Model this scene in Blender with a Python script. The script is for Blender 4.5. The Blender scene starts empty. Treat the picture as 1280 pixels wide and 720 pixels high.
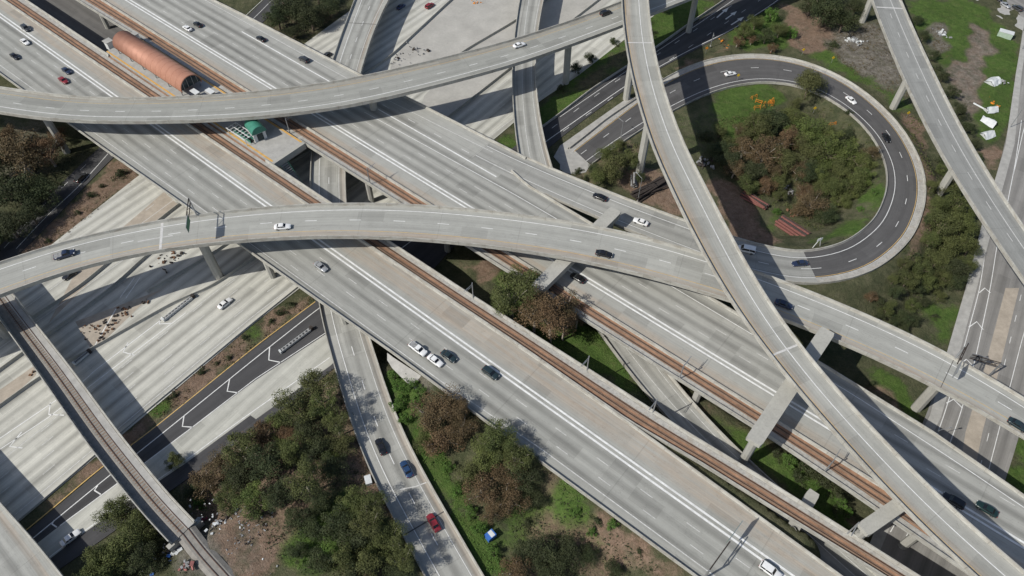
import bpy, bmesh, math, random
import numpy as np
from mathutils import Vector, Matrix, noise as mnoise

random.seed(7); rng = np.random.default_rng(7)
SC = bpy.context.scene
COL = SC.collection
RAD = math.radians

# ------------------------------------------------------------------ camera, sky, sun, exposure
CAM_H = 165.0; PITCH = RAD(52); FPX = 900.0          # focal length in pixels of a 1280 wide frame
cam_d = bpy.data.cameras.new('camera'); cam = bpy.data.objects.new('camera', cam_d); COL.objects.link(cam)
cam.location = (0, 0, CAM_H); cam.rotation_euler = (math.pi/2 - PITCH, 0, 0)
cam_d.sensor_width = 36; cam_d.lens = 36*FPX/1280; cam_d.clip_end = 6000; cam_d.clip_start = 1
SC.camera = cam
SUN_AZ = RAD(28); SUN_EL = RAD(44)                    # direction the light travels on the ground, height of the sun
w = bpy.data.worlds.new('World'); SC.world = w; w.use_nodes = True
nt = w.node_tree; bg = nt.nodes['Background']
sky = nt.nodes.new('ShaderNodeTexSky'); sky.sky_type = 'NISHITA'; sky.sun_disc = False
sky.sun_elevation = SUN_EL; sky.sun_rotation = math.atan2(-math.cos(SUN_AZ), -math.sin(SUN_AZ))
sky.dust_density = 1.5
nt.links.new(sky.outputs[0], bg.inputs[0]); bg.inputs[1].default_value = 0.082
sun_d = bpy.data.lights.new('sun', 'SUN'); sun_d.energy = 3.3; sun_d.angle = RAD(0.55); sun_d.color = (1, .968, .895)
sun = bpy.data.objects.new('sun', sun_d); COL.objects.link(sun)
sun.rotation_euler = Vector((math.cos(SUN_AZ)*math.cos(SUN_EL), math.sin(SUN_AZ)*math.cos(SUN_EL), -math.sin(SUN_EL))).to_track_quat('-Z', 'Y').to_euler()
SC.view_settings.view_transform = 'Standard'; SC.view_settings.look = 'None'
SC.view_settings.exposure = 0.25; SC.view_settings.gamma = 1

# ------------------------------------------------------------------ surveying: photograph pixel (1280 x 720) at a known height -> world point
_F = np.array([0, math.cos(PITCH), -math.sin(PITCH)]); _U = np.array([0, math.sin(PITCH), math.cos(PITCH)])
def W(x, y, z=0.0):
    d = _F + np.array([1., 0, 0])*(x-640)/FPX - _U*(y-360)/FPX
    t = (z-CAM_H)/d[2]
    return np.array([d[0]*t, d[1]*t, z])
def mpp(p):                                            # metres per pixel at a world point
    return float((np.array([p[0], p[1], p[2]-CAM_H]) @ _F)/FPX)

# the two axes of the interchange
S0 = W(0, 20, 12)[:2]; S1 = W(960, 703, 12)[:2]
DS = (S1-S0)/np.linalg.norm(S1-S0); DN = np.array([-DS[1], DS[0]])
def ST(s, t, z=12.0):
    q = S0 + s*DS + t*DN
    return np.array([q[0], q[1], z])
def inv_st(X, Y):
    return (X-S0[0])*DS[0]+(Y-S0[1])*DS[1], (X-S0[0])*DN[0]+(Y-S0[1])*DN[1]
H0 = W(47, 632)[:2]; HD = W(320, 402)[:2]-H0; HD /= np.linalg.norm(HD); HN = np.array([-HD[1], HD[0]]); H0 = W(320, 402)[:2]
def HT(s, t, z=0.0):
    q = H0 + s*HD + t*HN
    return np.array([q[0], q[1], z])
def inv_ht(X, Y):
    return (X-H0[0])*HD[0]+(Y-H0[1])*HD[1], (X-H0[0])*HN[0]+(Y-H0[1])*HN[1]

# ------------------------------------------------------------------ object helpers
def link(name, me, mats=(), parent=None):
    o = bpy.data.objects.new(name, me); COL.objects.link(o)
    for m in (mats if isinstance(mats, (list, tuple)) else [mats]): me.materials.append(m)
    if parent: o.parent = parent
    return o
def tag(o, label=None, cat=None, group=None, kind=None):
    if label: o['label'] = label
    if cat: o['category'] = cat
    if group: o['group'] = group
    if kind: o['kind'] = kind
    return o
def empty(name, loc, rz=0.0, label=None, cat=None, group=None):
    o = bpy.data.objects.new(name, None); COL.objects.link(o); o.empty_display_size = .5
    o.location = [float(v) for v in loc]; o.rotation_euler = (0, 0, rz)
    return tag(o, label, cat, group)
def copy_tree(o, parent=None):
    c = o.copy(); COL.objects.link(c)
    if parent: c.parent = parent
    for ch in KIDS.get(o.name, []): copy_tree(ch, c)
    return c
KIDS = {}
def kids_index(root):
    for ch in root.children:
        KIDS.setdefault(root.name, []).append(ch); kids_index(ch)

class MB:
    """collects simple solids; build() links them as one mesh object"""
    def __init__(s): s.v = []; s.f = []; s.uv = {}; s.mi = []
    def add(s, vs, fs, mi=0):
        n = len(s.v); s.v += [tuple(float(c) for c in v) for v in vs]; s.f += [tuple(i+n for i in f) for f in fs]; s.mi += [mi]*len(fs)
    def box(s, c, size, rz=0, mi=0, M=None):
        hx, hy, hz = size[0]/2, size[1]/2, size[2]/2
        R = M or Matrix.Rotation(rz, 3, 'Z'); c = Vector([float(q) for q in c])
        vs = [c + R @ Vector((x*hx, y*hy, z*hz)) for x, y, z in ((-1,-1,-1),(1,-1,-1),(1,1,-1),(-1,1,-1),(-1,-1,1),(1,-1,1),(1,1,1),(-1,1,1))]
        s.add(vs, [(0,3,2,1),(4,5,6,7),(0,1,5,4),(1,2,6,5),(2,3,7,6),(3,0,4,7)], mi)
    def bar(s, a, b, r, n=6, r2=None, mi=0):
        a = Vector([float(q) for q in a]); b = Vector([float(q) for q in b]); r2 = r if r2 is None else r2
        q = (b-a).to_track_quat('Z', 'Y').to_matrix()
        vs = [a + q @ Vector((r*math.cos(2*math.pi*i/n), r*math.sin(2*math.pi*i/n), 0)) for i in range(n)]
        vs += [b + q @ Vector((r2*math.cos(2*math.pi*i/n), r2*math.sin(2*math.pi*i/n), 0)) for i in range(n)]
        fs = [(i, (i+1) % n, n+(i+1) % n, n+i) for i in range(n)] + [tuple(range(n-1, -1, -1)), tuple(range(n, 2*n))]
        s.add(vs, fs, mi)
    def quad(s, a, b, c, d, mi=0): s.add([a, b, c, d], [(0, 1, 2, 3)], mi)
    def build(s, name, mats, parent=None, smooth=False, loc=None):
        me = bpy.data.meshes.new(name); me.from_pydata(s.v, [], s.f); me.update()
        for p, m in zip(me.polygons, s.mi): p.material_index = m; p.use_smooth = smooth
        return link(name, me, mats, parent)

def smooth_path(P, ds=3.0, sig=8.0, ends=True):
    P = np.array(P, float); seg = np.linalg.norm(np.diff(P, axis=0), axis=1); L = np.concatenate([[0], np.cumsum(seg)])
    n = max(8, int(L[-1]/ds)); s = np.linspace(0, L[-1], n)
    Q = np.stack([np.interp(s, L, P[:, k]) for k in range(P.shape[1])], 1)
    st = s[1]-s[0]; m = int(3*sig/st)
    if m > 0:
        pre = 2*Q[0]-Q[1:min(m, n-1)+1][::-1]; post = 2*Q[-1]-Q[-min(m, n-1)-1:-1][::-1]
        E = np.concatenate([pre, Q, post]); k = np.exp(-.5*(np.arange(-m, m+1)*st/sig)**2); k /= k.sum()
        mm = min(m, n-1)
        E = np.concatenate([np.repeat(E[:1], m-mm, 0), E, np.repeat(E[-1:], m-mm, 0)])
        Q = np.stack([np.convolve(E[:, j], k, 'valid') for j in range(P.shape[1])], 1)
    return Q
def resample_px(pts, n):
    P = np.array(pts, float); seg = np.linalg.norm(np.diff(P, axis=0), axis=1); L = np.concatenate([[0], np.cumsum(seg)]); s = np.linspace(0, L[-1], n)
    return np.stack([np.interp(s, L, P[:, k]) for k in range(P.shape[1])], 1)

class Rib:
    """a road: centre path, and left / right offsets in metres (u grows to the right)"""
    def __init__(s, C, uL, uR):
        s.C = np.array(C, float); n = len(s.C); s.flip = False
        s.uL = np.broadcast_to(np.array(uL, float), (n,)).copy(); s.uR = np.broadcast_to(np.array(uR, float), (n,)).copy()
        T = np.gradient(s.C[:, :2], axis=0); T /= np.linalg.norm(T, axis=1)[:, None]
        s.T = T; s.R = np.stack([T[:, 1], -T[:, 0]], 1)
        seg = np.linalg.norm(np.diff(s.C[:, :2], axis=0), axis=1); s.s = np.concatenate([[0], np.cumsum(seg)]); s.n = n
    def at(s, i, u, dz=0.0):
        return (s.C[i, 0]+s.R[i, 0]*u, s.C[i, 1]+s.R[i, 1]*u, s.C[i, 2]+dz)
    def sub(s, a, b):
        r = Rib(s.C[a:b], s.uL[a:b], s.uR[a:b]); r.flip = s.flip; r.T = s.T[a:b]; r.R = s.R[a:b]; r.s = s.s[a:b]; return r
    def near(s, p):
        return int(np.argmin(np.linalg.norm(s.C[:, :2]-np.array(p)[:2], axis=1)))
    def pos(s, sd, u, dz=0.0):
        c = [np.interp(sd, s.s, s.C[:, k]) for k in range(3)]; r = [np.interp(sd, s.s, s.R[:, k]) for k in range(2)]
        return np.array([c[0]+r[0]*u, c[1]+r[1]*u, c[2]+dz])
    def heading(s, sd):
        t = [np.interp(sd, s.s, s.T[:, k]) for k in range(2)]; return math.atan2(t[1], t[0])

def rib_from_edges(L, R, zf, zoff=.85, sig=8, n=60, pair=False, ds=3.0, ext=(90, 90)):
    """L, R: edge pixels; zf: list of deck heights along it"""
    if pair: pl, pr, zz = np.array(L, float), np.array(R, float), np.array(zf, float)
    else:
        pl, pr = resample_px(L, n), resample_px(R, n)
        zz = np.interp(np.linspace(0, 1, n), np.linspace(0, 1, len(zf)), zf)
    wl = np.array([W(a[0], a[1], z+zoff) for a, z in zip(pl, zz)]); wr = np.array([W(a[0], a[1], z+zoff) for a, z in zip(pr, zz)])
    mid = (wl+wr)/2; mid[:, 2] -= zoff
    t = np.gradient(mid[:, :2], axis=0); t /= np.linalg.norm(t, axis=1)[:, None]
    dv = (wr-wl)[:, :2]; wd = np.abs(dv[:, 0]*t[:, 1]-dv[:, 1]*t[:, 0])
    Q = smooth_path(np.column_stack([mid, wd]), ds, sig)
    wid = smooth_path(np.column_stack([Q[:, :2], Q[:, 3]]), ds, 15)[:, 2] if False else Q[:, 3]
    k = 9; pad = np.pad(wid, k, mode='edge'); wid = np.convolve(pad, np.ones(2*k+1)/(2*k+1), 'valid')
    n0, n1 = int(ext[0]/ds), int(ext[1]/ds); C = Q[:, :3]                # carry on straight beyond the frame
    t0 = (C[0]-C[3])/np.linalg.norm(C[0]-C[3])*np.array([1, 1, 0]); t1 = (C[-1]-C[-4])/np.linalg.norm(C[-1]-C[-4])*np.array([1, 1, 0])
    C = np.concatenate([C[0]+t0*np.arange(n0, 0, -1)[:, None]*ds, C, C[-1]+t1*np.arange(1, n1+1)[:, None]*ds]); wid = np.concatenate([np.full(n0, wid[0]), wid, np.full(n1, wid[-1])])
    r = Rib(C, -wid/2, wid/2)
    if np.mean([(wr[k, :2]-wl[k, :2]) @ r.R[r.near(mid[k])] for k in range(len(mid))]) < 0: r.R = -r.R; r.flip = True
    return r

def sweep(name, rib, prof, mats, parent=None, closed=True, caps=True, smooth=False):
    """prof: list of (a, du, dz) - a blends left edge (0) to right edge (1)"""
    m = len(prof); V = []; UV = []
    for i in range(rib.n):
        for a, du, dz in prof:
            u = rib.uL[i]*(1-a)+rib.uR[i]*a+du
            V.append(rib.at(i, u, dz)); UV.append((u, rib.s[i]))
    F = []
    kk = m if closed else m-1
    for i in range(rib.n-1):
        for j in range(kk):
            j2 = (j+1) % m; F.append((i*m+j, i*m+j2, (i+1)*m+j2, (i+1)*m+j))
    if closed and caps:
        F.append(tuple(range(m-1, -1, -1))); F.append(tuple((rib.n-1)*m+j for j in range(m)))
    if rib.flip: F = [f[::-1] for f in F]
    me = bpy.data.meshes.new(name); me.from_pydata(V, [], F); me.update()
    uvl = me.uv_layers.new(name='UVMap')
    for l in me.loops: uvl.data[l.index].uv = UV[l.vertex_index]
    for p in me.polygons: p.use_smooth = smooth
    return link(name, me, mats, parent)

def stripes(name, items, mat, parent=None):
    if 'joint' not in name: return stripes1(name, items, mat, parent)
    for it in items: o = stripes1(name, [it], mat, parent)
    return o
def stripes1(name, items, mat, parent=None):
    """items: (path Nx3 of points, width, dash or None) thin painted strips, one mesh"""
    V = []; F = []
    def strip(P, wd):
        P = np.array(P, float)
        if len(P) < 2: return
        T = np.gradient(P[:, :2], axis=0); T /= (np.linalg.norm(T, axis=1)[:, None]+1e-9); R = np.stack([T[:, 1], -T[:, 0]], 1)*wd/2
        n0 = len(V)
        for p, r in zip(P, R): V.append((p[0]-r[0], p[1]-r[1], p[2])); V.append((p[0]+r[0], p[1]+r[1], p[2]))
        for i in range(len(P)-1): F.append((n0+2*i, n0+2*i+1, n0+2*i+3, n0+2*i+2))
    for P, wd, dash in items:
        P = np.array(P, float)
        if dash is None: strip(P, wd); continue
        seg = np.linalg.norm(np.diff(P[:, :2], axis=0), axis=1); L = np.concatenate([[0], np.cumsum(seg)]); on, off = dash[:2]
        s = dash[2] if len(dash) > 2 else 0
        while s+on < L[-1]:
            q = np.linspace(s, s+on, 4); strip(np.stack([np.interp(q, L, P[:, k]) for k in range(3)], 1), wd); s += on+off
    me = bpy.data.meshes.new(name); me.from_pydata(V, [], F); me.update()
    return link(name, me, mat, parent)
def rib_line(rib, u, dz=.02, a=None, i0=0, i1=None):
    i1 = rib.n if i1 is None else i1
    return [rib.at(i, (u if a is None else rib.uL[i]*(1-a)+rib.uR[i]*a+u), dz) for i in range(i0, i1)]
def px_line(pts, z=.02, ds=3, sig=4):
    return smooth_path([W(x, y, z) for x, y in pts], ds, sig) if len(pts) > 2 else np.array([W(x, y, z) for x, y in pts])
def px_raw(pts, z=.02): return np.array([W(x, y, z) for x, y in pts])

def sheet(name, px, z, mats, frame='H', parent=None, world=None, thick=0.0):
    P = [W(x, y, z) for x, y in px] if world is None else world
    bm = bmesh.new(); vs = [bm.verts.new([float(c) for c in p]) for p in P]; f = bm.faces.new(vs); f.normal_update()
    if f.normal.z < 0: f.normal_flip()
    if thick:
        r = bmesh.ops.extrude_face_region(bm, geom=[f]); vv = [g for g in r['geom'] if isinstance(g, bmesh.types.BMVert)]
        # extruded copy becomes the top, original the bottom
        bmesh.ops.translate(bm, verts=vv, vec=(0, 0, thick)); bmesh.ops.recalc_face_normals(bm, faces=bm.faces[:])
    bmesh.ops.triangulate(bm, faces=bm.faces[:])
    uvl = bm.loops.layers.uv.new('UVMap')
    for fc in bm.faces:
        for l in fc.loops:
            a, b = (inv_ht if frame == 'H' else inv_st)(l.vert.co.x, l.vert.co.y); l[uvl].uv = (b, a)
    me = bpy.data.meshes.new(name); bm.to_mesh(me); bm.free()
    return link(name, me, mats, parent)

# ------------------------------------------------------------------ materials
class NB:
    def __init__(s, name):
        s.m = bpy.data.materials.new(name); s.m.use_nodes = True; s.t = s.m.node_tree; s.N = s.t.nodes; s.b = s.N['Principled BSDF']
    def n(s, typ, **k):
        q = s.N.new(typ)
        for a, v in k.items(): setattr(q, a, v)
        return q
    def l(s, a, b): s.t.links.new(a, b)
    def val(s, sock, v):
        if isinstance(v, (int, float)): sock.default_value = v
        else: s.l(v, sock)
    def m2(s, op, a, b=0.0, c=None, clamp=False):
        q = s.n('ShaderNodeMath', operation=op, use_clamp=clamp); s.val(q.inputs[0], a); s.val(q.inputs[1], b)
        if c is not None: s.val(q.inputs[2], c)
        return q.outputs[0]
    def sep(s, v):
        q = s.n('ShaderNodeSeparateXYZ'); s.l(v, q.inputs[0]); return q.outputs
    def comb(s, x, y, z=0.0):
        q = s.n('ShaderNodeCombineXYZ'); s.val(q.inputs[0], x); s.val(q.inputs[1], y); s.val(q.inputs[2], z); return q.outputs[0]
    def noise(s, vec, scale, detail=3, rough=.55):
        q = s.n('ShaderNodeTexNoise'); q.inputs['Scale'].default_value = scale; q.inputs['Detail'].default_value = detail; q.inputs['Roughness'].default_value = rough
        if vec is not None: s.l(vec, q.inputs['Vector'])
        return q.outputs[0]
    def mr(s, v, a, b, c, d, smooth=False):
        q = s.n('ShaderNodeMapRange'); q.clamp = True
        if smooth: q.interpolation_type = 'SMOOTHSTEP'
        s.val(q.inputs[0], v)
        for i, x in enumerate((a, b, c, d)): s.val(q.inputs[1+i], x)
        return q.outputs[0]
    def mix(s, f, a, b, blend='MIX'):
        q = s.n('ShaderNodeMix', data_type='RGBA', blend_type=blend); s.val(q.inputs[0], f)
        for sock, v in ((q.inputs[6], a), (q.inputs[7], b)):
            if isinstance(v, tuple): sock.default_value = (*v, 1)
            else: s.l(v, sock)
        return q.outputs[2]
    def scale(s, col, f):
        q = s.n('ShaderNodeVectorMath', operation='SCALE')
        if isinstance(col, tuple): q.inputs[0].default_value = col
        else: s.l(col, q.inputs[0])
        s.val(q.inputs[3], f); return q.outputs[0]
    def ocoord(s): return s.n('ShaderNodeTexCoord').outputs['Object']
    def pos(s): return s.n('ShaderNodeNewGeometry').outputs['Position']
    def uv(s): return s.n('ShaderNodeUVMap').outputs[0]
    def done(s, col, rough=.85, bump=None, bs=.3, bd=.05, spec=None):
        if isinstance(col, tuple): s.b.inputs['Base Color'].default_value = (*col, 1)
        else: s.l(col, s.b.inputs['Base Color'])
        s.val(s.b.inputs['Roughness'], rough)
        if spec is not None: s.b.inputs['Specular IOR Level'].default_value = spec
        if bump is not None:
            q = s.n('ShaderNodeBump'); q.inputs['Strength'].default_value = bs; q.inputs['Distance'].default_value = bd
            s.l(bump, q.inputs['Height']); s.l(q.outputs[0], s.b.inputs['Normal'])
        return s.m

def road_mat(name, base, u0=0.0, lw=3.66, dark=.3, lanes=None, stain=None, joint=14, slab=(3.66, 6.0, .06), wear=.16, stain_col=(.41, .31, .22), streak=.22):
    """lanes: (umin, umax) where tyres darken the middle of each lane; stain: (u0,u1,u2,u3) trapezoid where rusty dirt gathers"""
    b = NB(name); uv = b.uv(); u, v, _ = b.sep(uv); P = b.pos()
    st = b.noise(b.comb(b.m2('MULTIPLY', u, 1.1), b.m2('MULTIPLY', v, .012)), 1.0, 4, .6)
    st2 = b.noise(b.comb(b.m2('MULTIPLY', u, 3.2), b.m2('MULTIPLY', v, .03)), 1.0, 3, .6)
    big = b.noise(P, .035, 5, .6); mid = b.noise(P, .35, 4, .6); fine = b.noise(P, 3.0, 3, .7)
    f = b.m2('ADD', 1.0-wear*.5-streak*.5, b.m2('MULTIPLY', big, wear)); f = b.m2('ADD', f, b.m2('MULTIPLY', st, streak))
    f = b.m2('MULTIPLY', f, b.mr(st2, .3, .75, 1.07, .88)); f = b.m2('MULTIPLY', f, b.mr(mid, .3, .75, 1.05, .93)); f = b.m2('MULTIPLY', f, b.mr(fine, .25, .75, 1.05, .95))
    # oil darkening in lane middles
    ph = b.m2('MULTIPLY', b.m2('SUBTRACT', u, u0), 2*math.pi/lw); c = b.m2('MULTIPLY_ADD', b.m2('COSINE', ph), .5, .5); c = b.m2('POWER', c, 1.6)
    if lanes:
        c = b.m2('MULTIPLY', c, b.mr(u, lanes[0], lanes[0]+.4, 0, 1)); c = b.m2('MULTIPLY', c, b.mr(u, lanes[1]-.4, lanes[1], 1, 0))
    lanevar = b.noise(b.comb(b.m2('FLOOR', b.m2('DIVIDE', b.m2('SUBTRACT', u, u0-lw/2), lw)), b.m2('MULTIPLY', v, .008)), 2.3, 2)
    c = b.m2('MULTIPLY', c, b.mr(lanevar, .3, .7, .35, 1.0))
    f = b.m2('MULTIPLY', f, b.m2('SUBTRACT', 1.0, b.m2('MULTIPLY', c, dark)))
    # slabs cast on different days
    if slab:
        wn = b.n('ShaderNodeTexWhiteNoise', noise_dimensions='2D'); b.l(b.comb(b.m2('FLOOR', b.m2('DIVIDE', b.m2('SUBTRACT', u, u0-lw/2), slab[0])), b.m2('FLOOR', b.m2('DIVIDE', v, slab[1]))), wn.inputs['Vector'])
        f = b.m2('MULTIPLY', f, b.mr(wn.outputs[0], 0, 1, 1-slab[2], 1+slab[2]))
        fr = b.m2('FRACT', b.m2('DIVIDE', v, slab[1])); f = b.m2('MULTIPLY', f, b.mr(fr, 0, .02, .93, 1.0))
    if joint:
        fr = b.m2('FRACT', b.m2('DIVIDE', v, joint)); f = b.m2('MULTIPLY', f, b.mr(fr, .0, .012, .8, 1.0))
    # dark drips and patches
    pt = b.noise(b.comb(b.m2('MULTIPLY', u, .5), b.m2('MULTIPLY', v, .09)), 1.0, 5, .7)
    f = b.m2('MULTIPLY', f, b.mr(pt, .6, .78, 1.0, .84))
    # cut-out repair patches and hairline cracks
    pc = b.n('ShaderNodeTexWhiteNoise', noise_dimensions='2D'); b.l(b.comb(b.m2('FLOOR', b.m2('DIVIDE', b.m2('SUBTRACT', u, u0-lw/2), lw)), b.m2('FLOOR', b.m2('DIVIDE', v, 7.3))), pc.inputs['Vector'])
    f = b.m2('MULTIPLY', f, b.mr(pc.outputs[0], .93, .94, 1.0, .86)); f = b.m2('MULTIPLY', f, b.mr(pc.outputs[0], .05, .06, 1.1, 1.0))
    cr = b.m2('ABSOLUTE', b.m2('SUBTRACT', b.noise(b.comb(b.m2('MULTIPLY', u, .55), b.m2('MULTIPLY', v, .16)), .55, 5, .6), .5)); f = b.m2('MULTIPLY', f, b.mr(cr, .002, .006, .86, 1.0))
    tm = b.noise(b.comb(b.m2('MULTIPLY', u, 5.0), b.m2('MULTIPLY', v, .018)), 1.0, 2, .5); f = b.m2('MULTIPLY', f, b.mr(tm, .66, .74, 1.0, .84))
    col = b.scale(base, f)
    if stain:
        k = b.m2('MULTIPLY', b.mr(u, stain[0], stain[1], 0, 1), b.mr(u, stain[2], stain[3], 1, 0))
        sn = b.noise(b.comb(b.m2('MULTIPLY', u, .8), b.m2('MULTIPLY', v, .05)), 1.0, 5, .65)
        k = b.m2('MULTIPLY', k, b.mr(sn, .3, .7, .05, .6)); col = b.mix(k, col, b.scale(stain_col, f))
    return b.done(col, .88, fine, .25, .02, .3)

def plain_mat(name, base, var=.2, sc=.4, rough=.85, metal=0, tint=None, drip=0.0, spec=.3):
    b = NB(name); P = b.pos(); a = b.noise(P, sc, 5, .65); c = b.noise(P, sc*9, 3, .6)
    f = b.m2('MULTIPLY', b.mr(a, .3, .72, 1-var, 1+var*.6), b.mr(c, .3, .7, 1.05, .93))
    if drip:
        x, y, z = b.sep(P); d = b.noise(b.comb(b.m2('MULTIPLY', x, 1.6), b.m2('MULTIPLY', y, 1.6), b.m2('MULTIPLY', z, .12)), 1, 4, .6); f = b.m2('MULTIPLY', f, b.mr(d, .48, .72, 1, 1-drip))
    col = b.scale(base, f)
    if tint: col = b.mix(b.mr(b.noise(P, sc*.7, 5, .7), .5, .72, 0, .6), col, tint)
    b.b.inputs['Metallic'].default_value = metal
    return b.done(col, rough, c, .2, .02, spec)

M = {}
CONC = (.340, .338, .309)
M['parapet'] = plain_mat('parapet concrete', (.43, .415, .38), .22, .5, drip=.3, tint=(.33, .27, .2))
M['girder'] = plain_mat('girder concrete', (.33, .32, .30), .2, .3, drip=.35)
M['column'] = plain_mat('column concrete', (.40, .392, .355), .12, .25, drip=.10)
M['paint'] = plain_mat('white road paint', (.74, .74, .72), .22, .8)
M['paint_old'] = plain_mat('worn white road paint', (.60, .595, .57), .3, 1.2)
M['paint_orange'] = plain_mat('yellow road paint', (.62, .42, .16), .25, 1.0)
M['asphalt'] = road_mat('asphalt', (.075, .074, .076), 0, 3.66, .2, None, None, 0, (3.66, 40, .05), .3)
M['asphalt_old'] = road_mat('weathered asphalt', (.15, .145, .14), 0, 3.66, .2, None, None, 0, (3.66, 40, .05), .3)
M['steel'] = plain_mat('galvanised steel', (.42, .43, .44), .15, 1, .5, .6)
M['rail'] = plain_mat('rusty rail', (.12, .07, .05), .2, 1, .6, .4)
M['ballast'] = plain_mat('rusty track slab', (.35, .205, .13), .42, .3, tint=(.21, .125, .085))
M['ballast_grey'] = plain_mat('grey ballast', (.26, .245, .22), .25, .8)
M['sleeper'] = plain_mat('track plinth', (.26, .185, .135), .2, 1)
M['dark'] = plain_mat('stair opening shade', (.02, .02, .021), .1, 1)
M['sidewalk'] = plain_mat('pavement concrete', (.40, .39, .365), .2, .5)
M['dirt_median'] = plain_mat('gravel median', (.42, .365, .30), .22, .4, tint=(.30, .26, .21))
M['gravel'] = plain_mat('pale plain concrete', (.42, .405, .37), .16, .12)
M['joint_white'] = plain_mat('joint mortar', (.58, .57, .55), .2, 1)
M['crack'] = plain_mat('tar sealed joint', (.09, .085, .08), .2, 1)
M['graf'] = plain_mat('graffiti paint', (.05, .055, .13), .3, 2)
M['orange'] = plain_mat('orange plastic', (.75, .26, .03), .1, 1, .5)
M['yellow'] = plain_mat('yellow sign face', (.75, .50, .03), .1, 1, .5)
M['green_sign'] = plain_mat('green sign face', (.02, .16, .08), .1, 1, .5)
M['white'] = plain_mat('white sheeting', (.62, .64, .64), .12, .6, .6)
M['white_metal'] = plain_mat('white painted steel', (.66, .67, .66), .12, .8, .5)
M['blue_tarp'] = plain_mat('blue sheeting', (.05, .16, .5), .2, 1, .5)
M['teal'] = plain_mat('green painted roof', (.055, .22, .16), .2, .8, .4)
M['glass_dark'] = plain_mat('dark glass', (.03, .045, .05), .1, 1, .12)
M['brown_junk'] = plain_mat('brown scrap', (.20, .11, .065), .4, 2)
M['rust_pipe'] = plain_mat('rusty pipe', (.21, .085, .07), .4, 2, .7)
M['burnt'] = plain_mat('dark timber', (.055, .045, .04), .4, 2)
M['grey_junk'] = plain_mat('grey scrap', (.30, .30, .30), .5, 2)
M['pink'] = plain_mat('faded red cloth', (.42, .17, .15), .3, 2)
M['maroon'] = plain_mat('maroon cloth', (.20, .03, .06), .3, 2)

def parapet_mat():
    b = NB('barrier concrete'); P = b.pos(); u, v, _ = b.sep(b.uv()); wn = b.n('ShaderNodeTexWhiteNoise', noise_dimensions='1D'); b.l(b.m2('FLOOR', b.m2('DIVIDE', v, 7.3)), wn.inputs['W'])
    n1 = b.noise(b.comb(b.m2('MULTIPLY', v, .35), b.sep(P)[2], 0), 1.0, 5, .65); n2 = b.noise(P, 4, 3, .6)
    f = b.m2('MULTIPLY', b.mr(wn.outputs[0], 0, 1, .92, 1.05), b.mr(n1, .35, .7, 1.06, .74)); f = b.m2('MULTIPLY', f, b.mr(n2, .3, .7, 1.05, .93))
    f = b.m2('MULTIPLY', f, b.mr(b.m2('FRACT', b.m2('DIVIDE', v, 7.3)), .0, .035, .72, 1.0))
    col = b.mix(b.mr(n1, .45, .75, 0, .5), b.scale((.43, .42, .38), f), b.scale((.33, .27, .2), f)); return b.done(col, .85, n2, .2, .02, .3)
M['barrier'] = parapet_mat()
def copper():
    b = NB('copper roof'); P = b.pos(); a = b.noise(P, .5, 5, .6)
    x, y, z = b.sep(b.ocoord()); fr = b.m2('FRACT', b.m2('DIVIDE', x, .8))
    col = b.mix(b.mr(a, .3, .7, 0, 1), (.47, .235, .16), (.40, .19, .125)); col = b.scale(col, b.mr(fr, 0, .08, .82, 1))
    b.b.inputs['Metallic'].default_value = .2
    return b.done(col, .62)
M['copper'] = copper()

M['deckS'] = road_mat('south freeway deck', CONC, 5.25, 3.6, .44, (-.4, 13), (-9.5, -7.5, -3.2, -1.8), 32, None)
M['deckN'] = road_mat('north freeway deck', (.360, .357, .328), -39.6, 3.6, .5, (-57, -36.3), (-34.5, -33, -31.8, -31), 32, None)
M['deckA'] = road_mat('flyover deck a', (.318, .318, .29), 1.8, 3.6, .14, (-4, 5), (-7.2, -6.8, -5, -3.6), 22, None, .14, (.27, .22, .165))
M['deckB'] = road_mat('flyover deck b', (.368, .366, .335), 1.8, 3.6, .12, (-5, 4), (3.1, 4.2, 5.2, 6.0), 22, None, .14, (.36, .25, .17))
M['deckC'] = road_mat('flyover deck c', (.362, .358, .325), -1.2, 3.6, .2, (-3, 2), (-4.6, -4.1, -2.3, -1.0), 24, None, .16, (.34, .245, .165))
M['deckD'] = road_mat('flyover deck d', (.278, .280, .265), 0.2, 3.6, .14, (-5, 4), (-7, -6.4, -5.2, -4.5), 22, None, .14)
M['deckG'] = road_mat('ramp deck', (.362, .359, .33), 0.6, 3.6, .46, (-3, 4.5), (3.2, 4.2, 4.8, 5.2), 15, (3.6, 5, .05), .22)
M['deckE'] = road_mat('loop connector deck', (.325, .322, .298), 0.5, 3.6, .3, (-4, 4), None, 18, (3.6, 8, .03))
M['loop'] = road_mat('loop asphalt', (.10, .097, .096), 0.4, 3.6, .12, (-4, 4), None, 0, (3.6, 60, .05), .25)
M['hwy'] = road_mat('ground freeway concrete', (.535, .525, .47), 1.4, 3.6, .46, None, None, 0, (3.6, 4.6, .03), .2, streak=.42)
M['hwy_conc'] = road_mat('ramp concrete', (.475, .470, .42), 1.4, 3.6, .2, None, None, 0, (3.6, 4.6, .05), .2)
M['street'] = road_mat('street asphalt', (.255, .245, .23), 1.0, 3.4, .3, None, None, 0, (3.4, 30, .06), .25)

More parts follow.
